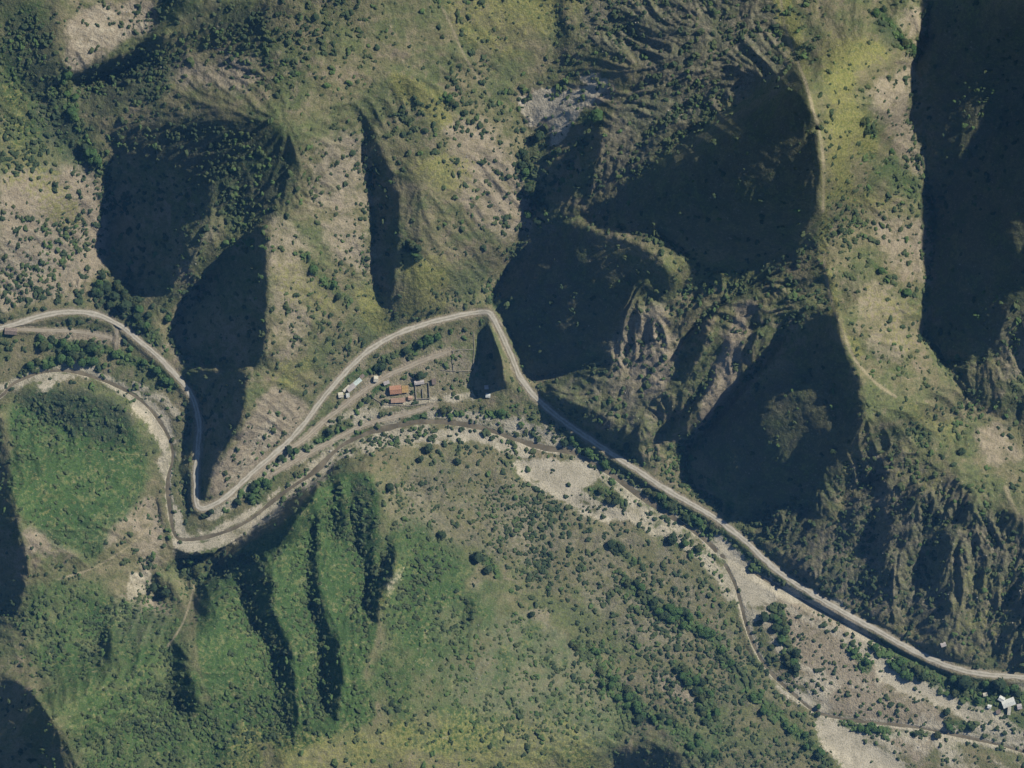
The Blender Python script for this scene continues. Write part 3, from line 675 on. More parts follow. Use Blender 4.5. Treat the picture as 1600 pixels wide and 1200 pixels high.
M_road = dirt_material('road_dirt', (.330, .310, .268), (.410, .388, .340), lanes=True)
M_track = dirt_material('track_dirt', (.255, .222, .178), (.315, .282, .228), lanes=True)
M_water = water_material()
M_leaf = [leaf_material('leaf_dark', (.020, .036, .020), (.032, .052, .026), (.050, .072, .034)),
          leaf_material('leaf_olive', (.034, .048, .022), (.050, .064, .028), (.075, .085, .040)),
          leaf_material('leaf_fresh', (.030, .062, .024), (.045, .085, .030), (.070, .115, .042))]
M_bark = NT('bark').color((.09, .07, .05))

# ------------------------------------------------------------------ the ground sheet, gravel bars cut out of it as pieces of their own
ny, nx = X.shape
PV = to_world(X, Y, Z).reshape(-1, 3)
idx = np.arange(nx * ny).reshape(ny, nx)
quads = np.stack([idx[1:, :-1], idx[1:, 1:], idx[:-1, 1:], idx[:-1, :-1]], -1).reshape(-1, 4)
fcx = (X[:-1, :-1] + X[1:, 1:]).ravel() / 2; fcy = (Y[:-1, :-1] + Y[1:, 1:]).ravel() / 2
owner = np.zeros(len(quads), int)
wob = fcx + 9 * fbm(fcx, fcy, 30, 3, 3), fcy + 9 * fbm(fcx, fcy, 30, 14, 3)
for i, P in enumerate(BARS): owner[inpoly(wob[0], wob[1], P)] = i + 1
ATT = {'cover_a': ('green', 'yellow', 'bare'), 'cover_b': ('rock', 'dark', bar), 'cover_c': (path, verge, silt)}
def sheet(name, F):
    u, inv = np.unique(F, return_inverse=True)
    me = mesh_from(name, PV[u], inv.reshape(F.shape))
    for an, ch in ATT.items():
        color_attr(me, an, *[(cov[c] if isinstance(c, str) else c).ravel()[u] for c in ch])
    return link(name, me, M_ground)
tag(sheet('terrain', quads[owner == 0]), kind='structure')
for i in range(len(BARS)):
    if (owner == i + 1).any(): tag(sheet('gravel_bar', quads[owner == i + 1]), kind='structure')

def ribbon(name, line, half, lift, mat, cols=7, seed=5, crown=.0, edge=1.0, taper=0, wave=18):
    Q, hz = line; t = np.gradient(Q, axis=0); t /= np.hypot(t[:, 0], t[:, 1])[:, None] + 1e-9; nrm = np.stack([-t[:, 1], t[:, 0]], 1)
    s = np.linspace(-1, 1, cols); n = len(Q); V = np.zeros((n, cols, 3))
    wl = half * (1 + edge * .55 * fbm(Q[:, 0], Q[:, 1], wave, seed, 3)); wr = half * (1 + edge * .55 * fbm(Q[:, 0], Q[:, 1], wave, seed + 9, 3))
    if taper:
        e = np.minimum(1, (np.minimum(np.arange(n), np.arange(n)[::-1]) + .6) / taper); wl = wl * e; wr = wr * e
    for c in range(cols):
        o = np.where(s[c] < 0, wl, wr) * s[c]; x = Q[:, 0] + nrm[:, 0] * o; y = Q[:, 1] + nrm[:, 1] * o
        V[:, c] = to_world(x, y, hz + lift + crown * (1 - s[c] ** 2))
    ii = np.arange(n * cols).reshape(n, cols)
    F = np.stack([ii[:-1, :-1], ii[:-1, 1:], ii[1:, 1:], ii[1:, :-1]], -1).reshape(-1, 4)
    me = mesh_from(name, V, F); q = np.abs(np.tile(s, n)); color_attr(me, 'lane', q, q, q)
    nz = np.empty(len(me.polygons) * 3); me.polygons.foreach_get('normal', nz)
    if nz[2::3].mean() < 0: me.flip_normals()
    return link(name, me, mat)
tag(ribbon('dirt_road', road_line, MAIN_ROAD_W, .22, M_road, crown=.12, edge=1.9, wave=12), kind='structure')
for (w, P), ln in zip(TRACKS, track_lines): tag(ribbon('dirt_track', ln, w * .8, .16, M_track, seed=31, edge=2.2, taper=5, wave=11), kind='structure')
sq = resample(SIDE_CHANNEL, 4.)
tag(ribbon('river_channel', (sq, river_z(sq[:, 0])), 6.5, -.4, M_water, cols=5, edge=.3, taper=6), kind='structure')
rq = resample(RIVER, 4.)
tag(ribbon('river', (rq, river_z(rq[:, 0])), RIVER_W * 1.9, -.5, M_water, cols=5, edge=.3), kind='structure')

# ------------------------------------------------------------------ houses
def ground_at(px, py): return float(grid_lookup(Z, np.array([px]), np.array([py]))[0]) * U
def at(px, py, dz=0.): return Vector(((px - 800) * U, (600 - py) * U, ground_at(px, py) + dz))
def bm_obj(name, bm, mat, parent):
    me = bpy.data.meshes.new(name); bm.normal_update(); bm.to_mesh(me); bm.free(); return link(name, me, mat, parent)
def add_box(bm, x0, x1, y0, y1, z0, z1):
    v = [bm.verts.new(p) for p in ((x0,y0,z0),(x1,y0,z0),(x1,y1,z0),(x0,y1,z0),(x0,y0,z1),(x1,y0,z1),(x1,y1,z1),(x0,y1,z1))]
    for f in ((0,3,2,1),(4,5,6,7),(0,1,5,4),(1,2,6,5),(2,3,7,6),(3,0,4,7)): bm.faces.new([v[i] for i in f])
def roof_material(name, a, b, rows=2.6):
    t = NT(name); t.b.inputs['Roughness'].default_value = .8
    co = t.node('ShaderNodeTexCoord').outputs['Object']; t.co = co
    w = t.node('ShaderNodeTexWave'); w.inputs['Scale'].default_value = rows; w.inputs['Distortion'].default_value = .6; t.l.new(co, w.inputs['Vector'])
    n = t.noise(.7, 4, .65); c = t.mix(t.ramp(n, .3, .7), a, b); c = t.mix(t.ramp(w.outputs['Fac'], .0, .35, .45, 0), c, (a[0] * .4, a[1] * .4, a[2] * .4))
    t.bump(w.outputs['Fac'], .5, .08); return t.color(c)
M_wall = dirt_material('adobe_wall', (.34, .29, .22), (.42, .37, .30), .6)
M_stone = dirt_material('field_stone', (.26, .25, .23), (.34, .33, .30), 1.2)
M_wallstone = dirt_material('wall_stone', (.19, .175, .145), (.25, .235, .20), 1.2)
M_wood = NT('old_wood').color((.10, .07, .045))
t_ = NT('window_glass'); t_.b.inputs['Roughness'].default_value = .1; t_.b.inputs['Specular IOR Level'].default_value = .5; M_glass = t_.color((.03, .035, .04))
R_red = roof_material('clay_tile', (.29, .15, .095), (.37, .215, .15)); R_ochre = roof_material('ochre_tile', (.36, .23, .09), (.42, .30, .15)); R_pink = roof_material('faded_tile', (.33, .21, .155), (.40, .29, .22))
R_white = roof_material('white_sheet', (.44, .46, .45), (.58, .60, .58)); R_cyan = roof_material('pale_blue_sheet', (.40, .48, .48), (.50, .57, .56)); R_grey = roof_material('grey_sheet', (.32, .30, .30), (.40, .37, .37)); R_cream = roof_material('cream_sheet', (.44, .42, .34), (.52, .49, .42)); R_brown = roof_material('brown_sheet', (.16, .13, .115), (.22, .18, .16))
HOUSE_SPOTS = []
def house(name, px, py, w, d, rot, roof_mat, label, cat='house', hw=2.6, pitch=.28, mono=False, group=None):
    """w x d in map units; walls, a thick roof with eaves, a door and windows"""
    HOUSE_SPOTS.append((px, py, max(w, d) * .5 + 2))
    z = min(ground_at(px + a * w * .4, py + b * d * .4) for a in (-1, 1) for b in (-1, 1))
    e = bpy.data.objects.new(name, None); C.objects.link(e); e.location = ((px - 800) * U, (600 - py) * U, z - .3); e.rotation_euler.z = math.radians(rot)
    tag(e, label, cat, group); a, b = w * U / 2, d * U / 2; hw += .3; rise = b * 2 * pitch if mono else b * pitch * 2
    bm = bmesh.new()                                                       # walls with gables
    top = (lambda y: hw + (y + b) * pitch) if mono else (lambda y: hw + (b - abs(y)) * pitch * 1.2)
    for x0, x1 in ((-a, -a + .3), (a - .3, a)):
        ys = [-b, 0, b]; lo = [[bm.verts.new((x, y, 0)) for y in ys] for x in (x0, x1)]; hi = [[bm.verts.new((x, y, top(y))) for y in ys] for x in (x0, x1)]
        for k in (0, 1):
            bm.faces.new((lo[0][k], hi[0][k], hi[0][k + 1], lo[0][k + 1])); bm.faces.new((lo[1][k + 1], hi[1][k + 1], hi[1][k], lo[1][k])); bm.faces.new((hi[0][k], hi[1][k], hi[1][k + 1], hi[0][k + 1]))
    add_box(bm, -a + .3, a - .3, -b, -b + .3, 0, top(-b) + .02); add_box(bm, -a + .3, a - .3, b - .3, b, 0, top(b) + .02)
    bm_obj('wall', bm, M_wall, e)
    bm = bmesh.new(); o = .45; th = .14
    ys = [-b - o, b + o] if mono else [-b - o, 0, b + o]
    n = 9; L = [[[bm.verts.new((-a - o + (2 * a + 2 * o) * i / (n - 1), y, top(y) + .03 + dz + .03 * math.sin(i * 2.1 + y))) for y in ys] for i in range(n)] for dz in (0, th)]
    for i in range(n - 1):
        for k in range(len(ys) - 1):
            bm.faces.new((L[1][i][k], L[1][i + 1][k], L[1][i + 1][k + 1], L[1][i][k + 1])); bm.faces.new((L[0][i][k + 1], L[0][i + 1][k + 1], L[0][i + 1][k], L[0][i][k]))
        bm.faces.new((L[0][i][0], L[0][i + 1][0], L[1][i + 1][0], L[1][i][0])); bm.faces.new((L[0][i + 1][-1], L[0][i][-1], L[1][i][-1], L[1][i + 1][-1]))
    for i, s in ((0, 1), (n - 1, -1)):
        for k in range(len(ys) - 1):
            f = (L[0][i][k], L[1][i][k], L[1][i][k + 1], L[0][i][k + 1]); bm.faces.new(f if s < 0 else f[::-1])
    rf = bm_obj('roof', bm, roof_mat, e)
    if not mono:
        bm = bmesh.new(); zr = top(0) + .03 + th; add_box(bm, -a - o, a + o, -.16, .16, zr - .02, zr + .12); bm_obj('ridge_cap', bm, roof_mat, rf)
    bm = bmesh.new(); add_box(bm, -.45, .45, -b - .04, -b + .1, .3, 2.3); bm_obj('door', bm, M_wood, e)
    for s in (-1, 1):
        if a > 1.8:
            bm = bmesh.new(); add_box(bm, s * a * .55 - .5, s * a * .55 + .5, -b - .04, -b + .1, 1.3, 2.2); wd = bm_obj('window', bm, M_wood, e)
            bm = bmesh.new(); add_box(bm, s * a * .55 - .4, s * a * .55 + .4, -b - .06, -b - .03, 1.4, 2.1); bm_obj('pane', bm, M_glass, wd)
    return e
house('house', 618, 609, 17, 12, 6, R_red, 'house with an orange red tiled roof in the middle of the village')
house('annex', 633, 608, 9, 10, 4, R_ochre, 'small annex with an ochre roof against the orange roofed house', 'annex', hw=2.1, mono=True)
house('shed', 622, 625.5, 21, 6, 3, R_pink, 'long low shed with faded pink roof below the orange roofed house', 'shed', hw=2.0, mono=True)
house('barn', 558, 597, 14, 5.5, 40, R_cyan, 'narrow barn with a pale bluish white roof beside the road', 'barn', hw=2.4)
house('house', 548.5, 605.5, 13, 7, 40, R_grey, 'house with a greyish lilac roof at the end of the pale bluish barn')
house('lean_to', 541.5, 607, 12, 3, 42, R_cream, 'thin cream roofed lean-to on the road side of the lilac roofed house', 'lean-to', hw=2.0, mono=True)
house('hut', 532.5, 617, 6.5, 7, 10, R_cream, 'square cream roofed hut, the westernmost of the village buildings', 'hut', hw=2.2)
house('hut', 543.5, 617.5, 4, 5.5, 8, R_white, 'tiny white roofed hut between the square cream hut and the dirt track', 'hut', hw=2.0, mono=True)
house('hut', 587.5, 592, 5.5, 8.5, -4, R_cream, 'small upright cream roofed hut beside the dirt track above the orange roof', 'hut', hw=2.2)
house('house', 655, 597.5, 14, 5, 8, R_grey, 'pale grey roofed house below the round dark tree of the village')
house('house', 1576, 1098, 19, 11, 20, R_white, 'large white roofed house among the trees by the right edge')
house('wing', 1565, 1092, 8, 7, -30, R_white, 'white wing at the upper left corner of the large white house', 'annex', hw=2.2)
house('wing', 1577, 1110.5, 3.6, 12, -6, R_cream, 'narrow pale wing running down from the large white house', 'annex', hw=2.0, mono=True)
house('hut', 1539.5, 1085, 5.5, 4, 10, R_cream, 'small cream hut under the road above the white house', 'hut', hw=2.0)
house('hut', 1546, 1104, 5, 4.5, -12, R_white, 'small white hut among trees west of the large white house', 'hut', hw=2.0)
house('house', 17, 517.5, 18, 9, -4, R_brown, 'brown roofed house beside the road at the left edge')
house('hut', 760, 605, 5, 5, 5, R_grey, 'upper of two small pale huts in the shadow of the rock knob', 'hut', hw=2.0)
house('hut', 762.5, 618, 6, 5, -5, R_white, 'lower of two small pale huts in the shadow of the rock knob', 'hut', hw=2.0)
house('hut', 1474, 1007, 7, 6, 20, R_grey, 'lilac grey hut above the road at the foot of the right cliffs', 'hut', hw=2.0)
# a dry stone yard in the village
yd = bpy.data.objects.new('stone_yard', None); C.objects.link(yd); yd.location = at(660, 611); yd.rotation_euler.z = math.radians(4)
tag(yd, 'roofless yard of low grey stone walls below the grey roofed house', 'yard')
for x0, x1, y0, y1 in ((-6.6, 6.6, 7.0, 7.6), (-6.6, 6.6, -7.6, -7.0), (-6.6, -6.0, -7.0, 7.0), (6.0, 6.6, -7.0, 7.0), (-.3, .3, -7.0, 2.0)):
    bm = bmesh.new(); add_box(bm, x0, x1, y0, y1, -.8, 1.25 + random.uniform(-.15, .15)); bmesh.ops.subdivide_edges(bm, edges=bm.edges[:], cuts=4, use_grid_fill=True)
    for v in bm.verts: v.co += Vector([random.uniform(-.07, .07) for _ in range(3)])
    bm_obj('stone_wall', bm, M_wallstone, yd)
HOUSE_SPOTS.append((660, 611, 12))
house('hut', 566, 588, 6, 4.5, 38, R_brown, 'small brown roofed hut at the upper end of the pale bluish barn', 'hut', hw=2.1)
house('shed', 604, 598, 8, 4.5, 20, R_grey, 'little grey shed between the upright cream hut and the orange roof', 'shed', hw=1.9, mono=True)
house('hut', 641, 622, 5.5, 5, -8, R_pink, 'small faded pink hut between the long low shed and the stone yard', 'hut', hw=2.0)
house('shed', 678, 596, 5, 8, 4, R_brown, 'small brown shed to the right of the stone yard', 'shed', hw=1.9, mono=True)
house('shed', 1560, 1112, 6, 5, 14, R_brown, 'small brown shed below the left corner of the large white house', 'shed', hw=1.9, mono=True)
house('hut', 1593, 1104, 6, 7, 10, R_grey, 'grey roofed hut touching the right edge beside the large white house', 'hut', hw=2.1)
def field_wall(pts, label):
    """a dry stone wall that follows the ground"""
    Q = resample(pts, 2.5); bm = bmesh.new(); rows = []; c = at(*pts[0])
    T = np.gradient(Q, axis=0); T /= np.hypot(T[:, 0], T[:, 1])[:, None]
    for (x, y), (tx, ty) in zip(Q, T):
        z = ground_at(x, y); h = .7 + random.uniform(-.25, .2); w = .6 + random.uniform(-.12, .12); r = []
        for o, zz in ((-w, z - .4), (-w * .7, z + h), (w * .7, z + h), (w, z - .4)):
            r.append(bm.verts.new(Vector(((x - ty * o - 800) * U, (600 - y - tx * o) * U, zz)) - c))
        rows.append(r)
    for A_, B_ in zip(rows, rows[1:]):
        for k in range(3): bm.faces.new((A_[k], B_[k], B_[k + 1], A_[k + 1]))
    bm.faces.new(rows[0]); bm.faces.new(rows[-1][::-1]); bmesh.ops.recalc_face_normals(bm, faces=bm.faces[:])
    o = bm_obj('field_wall', bm, M_wallstone, None); o.location = c; tag(o, label, 'wall', 'field walls of the village')
field_wall([(740, 518), (741, 545), (739, 578)], 'long upright stone wall beside the shadow of the rock knob')
field_wall([(706, 548), (722, 546), (739, 546)], 'stone wall running from the end of the dirt track to the upright wall')
field_wall([(688, 578), (712, 580), (738, 579)], 'lowest stone wall of the field beside the rock knob shadow')
field_wall([(708, 549), (707, 565), (709, 580)], 'short upright stone wall in the middle of the field')
field_wall([(584, 622), (600, 632), (640, 634), (668, 630)], 'curved stone wall below the long low shed')

# ------------------------------------------------------------------ trees and shrubs
def crown_mesh(name, seed, leaves=70):
    r = random.Random(seed); bm = bmesh.new(); bmesh.ops.create_icosphere(bm, subdivisions=2, radius=1)
    lob = [Vector((r.gauss(0, 1), r.gauss(0, 1), r.gauss(.1, .6))).normalized() for _ in range(7)]
    for v in bm.verts:
        d = v.co.normalized(); f = .62 + .42 * max(max(0, d.dot(l)) ** 5 for l in lob) + r.uniform(-.09, .09)
        v.co = d * f; v.co.z = v.co.z * .82 + .85
    for _ in range(leaves):
        d = Vector((r.gauss(0, 1), r.gauss(0, 1), r.gauss(.25, .8))).normalized(); p = d * r.uniform(.68, 1.06); p.z = p.z * .82 + .85
        u = d.orthogonal().normalized(); u.rotate(Matrix.Rotation(r.uniform(0, 6.28), 3, d)); w = d.cross(u); u = (u + d * r.uniform(-.7, .7)).normalized(); s = r.uniform(.09, .2)
        vs_ = [bm.verts.new(p + u * s * a + w * s * b) for a, b in ((-1, -.5), (1, -.6), (.8, .6), (-.7, .7))]; bm.faces.new(vs_)
    me = bpy.data.meshes.new(name); bm.normal_update(); bm.to_mesh(me); bm.free(); return me
def trunk_mesh(name, seed):
    r = random.Random(seed); bm = bmesh.new()
    def limb(p, q, r0, r1):
        ax = (q - p).normalized(); u = ax.orthogonal().normalized(); w = ax.cross(u); rings = []
        for pt, rr in ((p, r0), ((p + q) / 2 + Vector((r.uniform(-.03, .03), r.uniform(-.03, .03), 0)), (r0 + r1) / 2), (q, r1)):
            rings.append([bm.verts.new(pt + (u * math.cos(k * 1.0472) + w * math.sin(k * 1.0472)) * rr) for k in range(6)])
        for A_, B_ in zip(rings, rings[1:]):
            for k in range(6): bm.faces.new((A_[k], A_[(k + 1) % 6], B_[(k + 1) % 6], B_[k]))
    limb(Vector((0, 0, -.25)), Vector((0, 0, .55)), .10, .06)
    for k in range(3):
        a = k * 2.1 + r.random(); limb(Vector((0, 0, .4)), Vector((.4 * math.cos(a), .4 * math.sin(a), .95)), .05, .02)
    me = bpy.data.meshes.new(name); bm.normal_update(); bm.to_mesh(me); bm.free(); me.materials.append(M_bark); return me
CROWNS = []
for m in range(3):
    for s in range(4):
        me = crown_mesh('crown', 100 + 10 * m + s); me.materials.append(M_leaf[m]); CROWNS.append((m, me))
TRUNKS = [trunk_mesh('trunk', 7), trunk_mesh('trunk', 8)]
def plant(name, px, py, r, mat, label, cat, group, tall=1.0):
    e = bpy.data.objects.new(name, None); C.objects.link(e); e.location = at(px, py, -.05); e.rotation_euler.z = random.uniform(0, 6.28)
    s = r * U; e.scale = (s, s * random.uniform(.85, 1.1), s * tall)
    tag(e, label, cat, group)
    link('crown', random.choice([c for m, c in CROWNS if m == mat]), None, e); link('trunk' if name == 'tree' else 'stem', random.choice(TRUNKS), None, e)
    return e
LISTED = [  # x, y, radius, leaf, label
 (609,762,8,0,'round dark tree standing alone beside the top of the easternmost green rib'), (670,701,9,0,'large dark tree on the dry flat south of the river bend, by the gravel'), (657,717,6,0,'dark tree just below the large dark tree south of the river bend'),
 (715,721,6.5,0,'dark round tree on the dry flat, east of the large dark tree'), (655,587,8,0,'round dark tree of the village above the pale grey roof'), (452,703,7,0,'dark tree between the two dirt tracks near their lower end'),
 (1050,841,9.5,0,'dark round tree on the south bank beside the long gravel bar'), (932,180,12,2,'big bright green tree beside the pale bare rock slope'), (842,212,9,0,'dark bluish tree at the lower edge of the pale bare slope'),
 (872,236,6,0,'dark tree at the lowest tip of the pale bare slope'), (712,164,6,0,'upper of three dark trees in a line below the yellow grass patch'), (726,176,6,0,'middle of three dark trees in a line below the yellow grass patch'), (739,190,4.5,0,'lowest of three dark trees in a line below the yellow grass patch'),
 (746,871,11,0,'large dark tree at the foot of the broad green spur beside bare ground'), (762,890,8,0,'dark tree just below the large dark tree at the foot of the green spur'), (1508,1067,13,0,'broad dark tree under the road bend at lower right, west of the bright one'), (1541,1068,7,2,'bright green upright tree between two broad dark trees under the road'), (1561,1069,12,0,'broad dark tree under the road, east of the bright upright tree'),
 (1585,1075,8,2,'fresh green tree right above the large white roofed house'), (1278,1116,5,0,'dark bush where the river bends east at the lower gravel bar'), (1195,964,9,0,'dark tree on the inner side of the river, below the second gravel bar'), (1279,1113-9,5,2,'green bush on the north bank at the lower river bend'), (1480,1112,6,0,'dark tree on the pale strip of gravel west of the white house'),
 (1302,705,6,0,'dark tree on the shady spur under the grey cliffs'), (1503,706,7,0,'dark tree on the olive saddle below the right crest'), (240,918,9,0,'dark tree in the hollow at the upper edge of the green southern slope'), (258,926,9,0,'second dark tree in the hollow, nearer the worn path'), (1314,360,6,0,'dark tree on the crest of the yellow ridge at its bend'), (832,960,6,0,'dark square looking tree on the green spur beside pale soil'),
 (690,836,8,0,'dark tree between bare brown patches east of the green ribs'), (330,800,5,0,'dark bush inside the sharp road bend'), (372,784,7,0,'dark tree on the flat inside the road bend'), (195,478,12,0,'broad dark tree above the road at the mouth of the western creek'), (178,462,9,0,'dark tree up the western creek above the broad one'), (214,495,8,0,'tree beside the road below the broad dark creek tree'), (262,498,7,2,'bright green tree at the edge of the big shadow above the road'), (825,335,8,2,'bright green tree at the mouth of the northern creek'), (840,346,7,0,'dark tree in the creek just above the great shadow'),
]
ZONES = [  # polygon, where
 ([(0,0),(260,0),(260,140),(110,130),(150,250),(0,260)], 'on the upper left valley side'),
 ([(0,250),(175,250),(175,440),(150,480),(0,500)], 'on the bare slope at the left edge'),
 ([(150,130),(470,130),(470,350),(160,330)], 'on the dark slope above the western shadow'),
 ([(240,0),(470,0),(470,130),(260,130)], 'on the upper left hilltop'),
 ([(150,430),(290,430),(290,580),(150,500)], 'in the creek above the western road'),
 ([(0,500),(290,500),(290,620),(0,640)], 'between western road and river loop'),
 ([(0,600),(300,600),(300,880),(0,880)], 'on the green dome inside the river loop'),
 ([(400,340),(600,340),(600,520),(430,720),(300,800),(380,560)], 'on the spur west of the dark gully'),
 ([(460,0),(690,0),(640,210),(580,340),(460,340)], 'on the hill above the dark gully'),
 ([(580,180),(830,180),(840,400),(770,480),(600,500)], 'on the spur east of the dark gully'),
 ([(650,0),(880,0),(840,220),(640,200)], 'on the smooth hill west of the northern creek'),
 ([(790,90),(960,90),(960,340),(790,380)], 'around the pale slope in the north'),
 ([(880,0),(1230,0),(1230,120),(920,320)], 'on the rocky slope below the high ridge'),
 ([(1190,0),(1460,0),(1460,330),(1280,340)], 'on the upper flank of the yellow ridge'),
 ([(1270,330),(1470,330),(1470,600),(1330,600)], 'on the lower flank of the yellow ridge'),
 ([(1320,560),(1620,560),(1620,830),(1360,720)], 'on the saddle ending the yellow ridge'),
 ([(820,380),(1320,380),(1320,860),(1100,790),(820,620)], 'on the ribbed slope beside the road'),
 ([(1100,700),(1620,780),(1620,1050),(1450,1030),(1150,840)], 'on the grey cliffs above the eastern road'),
 ([(480,500),(760,490),(800,660),(640,655),(400,760),(400,720)], 'on the flat around the village'),
 ([(1240,900),(1640,1040),(1640,1220),(1300,1220),(1180,1000)], 'on the gravelly lower right flat'),
 ([(560,660),(1120,690),(1180,1000),(900,920),(700,860),(600,800)], 'on the brown flat south of the river'),
 ([(860,880),(1180,900),(1320,1220),(960,1220)], 'in the green belts further south'),
 ([(270,740),(600,740),(620,1220),(260,1220)], 'on the green southern ribs'),
 ([(560,820),(1000,860),(1000,1220),(560,1220)], 'on the broad green southern spur'),
 ([(0,860),(300,860),(300,1220),(0,1220)], 'on the green slope at the lower left'),
]
def zone_of(px, py):
    for i, (P, w) in enumerate(ZONES):
        if inpoly(np.array([[px]]), np.array([[py]]), P)[0, 0]: return i
    return None

# where plants stand
CELL = 5.0
ax_, ay_ = np.meshgrid(np.arange(-60, 1660, CELL), np.arange(-60, 1260, CELL))
qx = (ax_ + rng.uniform(0, CELL, ax_.shape)).ravel(); qy = (ay_ + rng.uniform(0, CELL, ax_.shape)).ravel()
look = lambda A: grid_lookup(A, qx, qy)
cv = {k: look(v) for k, v in cov.items()}
p = np.full(qx.shape, .155); size = rng.lognormal(math.log(2.3), .42, qx.shape)
p = np.maximum(p, .55 * cv['dark']); p = np.maximum(p, .30 * cv['rock'])
p *= 1 - .35 * swell(cv['yellow']); p *= 1 - .25 * swell(cv['bare'])
p = np.where(cv['green'] > .55, np.maximum(p * .8, .27), p)
west = inpoly(qx, qy, ZONES[1][0]) | inpoly(qx, qy, [(0,120),(120,120),(170,260),(170,420),(0,420)]); p = np.where(west, .22, p); size = np.where(west, size * 1.12, size)
south = inpoly(qx, qy, ZONES[20][0]) | inpoly(qx, qy, ZONES[21][0]); p = np.where(south, .33, p)
hollow = blur(Z, 7) - Z; p *= np.clip(1 + .55 * look(hollow), .45, 2.6)          # more plants in the gullies than on the ribs
p *= np.clip(1 + 3.6 * fbm(qx, qy, 60, 200, 4, .6), .08, 2.8)
size *= np.clip(1 + .7 * fbm(qx, qy, 70, 210, 2), .7, 1.4)
belt = np.zeros(qx.shape)
for w, d_, P in GREEN_BELTS:
    D = polydist(qx[None], qy[None], smooth_line(P))[0]; b = .72 * d_ * np.clip(1.6 - D / (w * (1 + 1.3 * fbm(qx, qy, 24, 220, 2))), 0, 1); belt = np.maximum(belt, b)
p = np.maximum(p, belt); size = np.where(belt > .3, size * 1.35 + .5, size)
size = np.where(belt > .3, size, np.minimum(size, 3.6 + 1.2 * rng.random(qx.shape)))
deepm = np.zeros(qx.shape, bool)
for P in (DEEP[0], DEEP[1], DEEP[2], DEEP[4]): deepm |= inpoly(qx, qy, P)
p = np.where(deepm, p * .15, p)
ok = rng.random(qx.shape) < p
dr = look(np.minimum(d_road, 50)); dv = look(np.minimum(d_river, 60)); ok &= (dr > MAIN_ROAD_W + 2 + size) & (dv > RIVER_W + .5 + size * .4)
for w, P in TRACKS: ok &= polydist(qx[None], qy[None], smooth_line(P))[0] > w + size * .7
ok &= (look(bar) < .35) | (rng.random(qx.shape) < .16)
ok &= look(path) < .3
ok &= polydist(qx[None], qy[None], SIDE_CHANNEL)[0] > 4.5 + size * .5
for hx_, hy_, hr in HOUSE_SPOTS: ok &= np.hypot(qx - hx_, qy - hy_) > hr * .85 + size
for x, y, r, *_ in LISTED: ok &= np.hypot(qx - x, qy - y) > r * .8 + size * .5
qx, qy, size, belt = qx[ok], qy[ok], np.clip(size[ok], 1.2, 7), belt[ok]
cvk = {k: v[ok] for k, v in cv.items()}
tint = np.clip(.35 + .9 * fbm(qx, qy, 80, 230, 2) + .25 * cvk['green'] + .30 * belt + rng.normal(0, .22, qx.shape), 0, 1)
for x, y, r, lf, lab in LISTED:
    plant('tree', x, y, r, lf, lab, 'tree', None, tall=random.uniform(.7, .95))
inside = (qx > 4) & (qx < 1596) & (qy > 4) & (qy < 1196) & ~deepm[ok]
order = np.argsort(-size * inside); chosen = []
for i in order:
    if len(chosen) >= 290: break
    z = zone_of(qx[i], qy[i])
    if z is None or not inside[i]: continue
    chosen.append(i)
LEAF_WORD = ('dark green', 'olive green', 'bright green')
ORD = 'first second third fourth fifth sixth seventh eighth ninth tenth eleventh twelfth thirteenth fourteenth fifteenth sixteenth seventeenth eighteenth nineteenth twentieth twenty-first twenty-second twenty-third twenty-fourth twenty-fifth twenty-sixth twenty-seventh twenty-eighth twenty-ninth thirtieth thirty-first thirty-second thirty-third thirty-fourth thirty-fifth thirty-sixth thirty-seventh thirty-eighth thirty-ninth fortieth forty-first forty-second forty-third forty-fourth forty-fifth forty-sixth forty-seventh forty-eighth forty-ninth fiftieth'.split()
kinds = {}
for i in chosen:
    lf = 0 if tint[i] < .45 else (2 if tint[i] > .62 else 1); kinds.setdefault((zone_of(qx[i], qy[i]), lf), []).append(i)
for (z, lf), members in kinds.items():
    where = ZONES[z][1]; members.sort(key=lambda i: qx[i])
    for k, i in enumerate(members):
        one = len(members) == 1
        lab = ('large %s shrub %s' % (LEAF_WORD[lf], where)) if one or k >= 50 else '%s large %s shrub from left %s' % (ORD[k], LEAF_WORD[lf], where)
        plant('shrub', qx[i], qy[i], size[i] * 1.15, lf, lab, 'shrub', 'shrubs ' + where, tall=random.uniform(.65, .85))
rest = np.ones(len(qx), bool); rest[chosen] = False
print('plants', len(qx), 'singles', len(chosen) + len(LISTED))

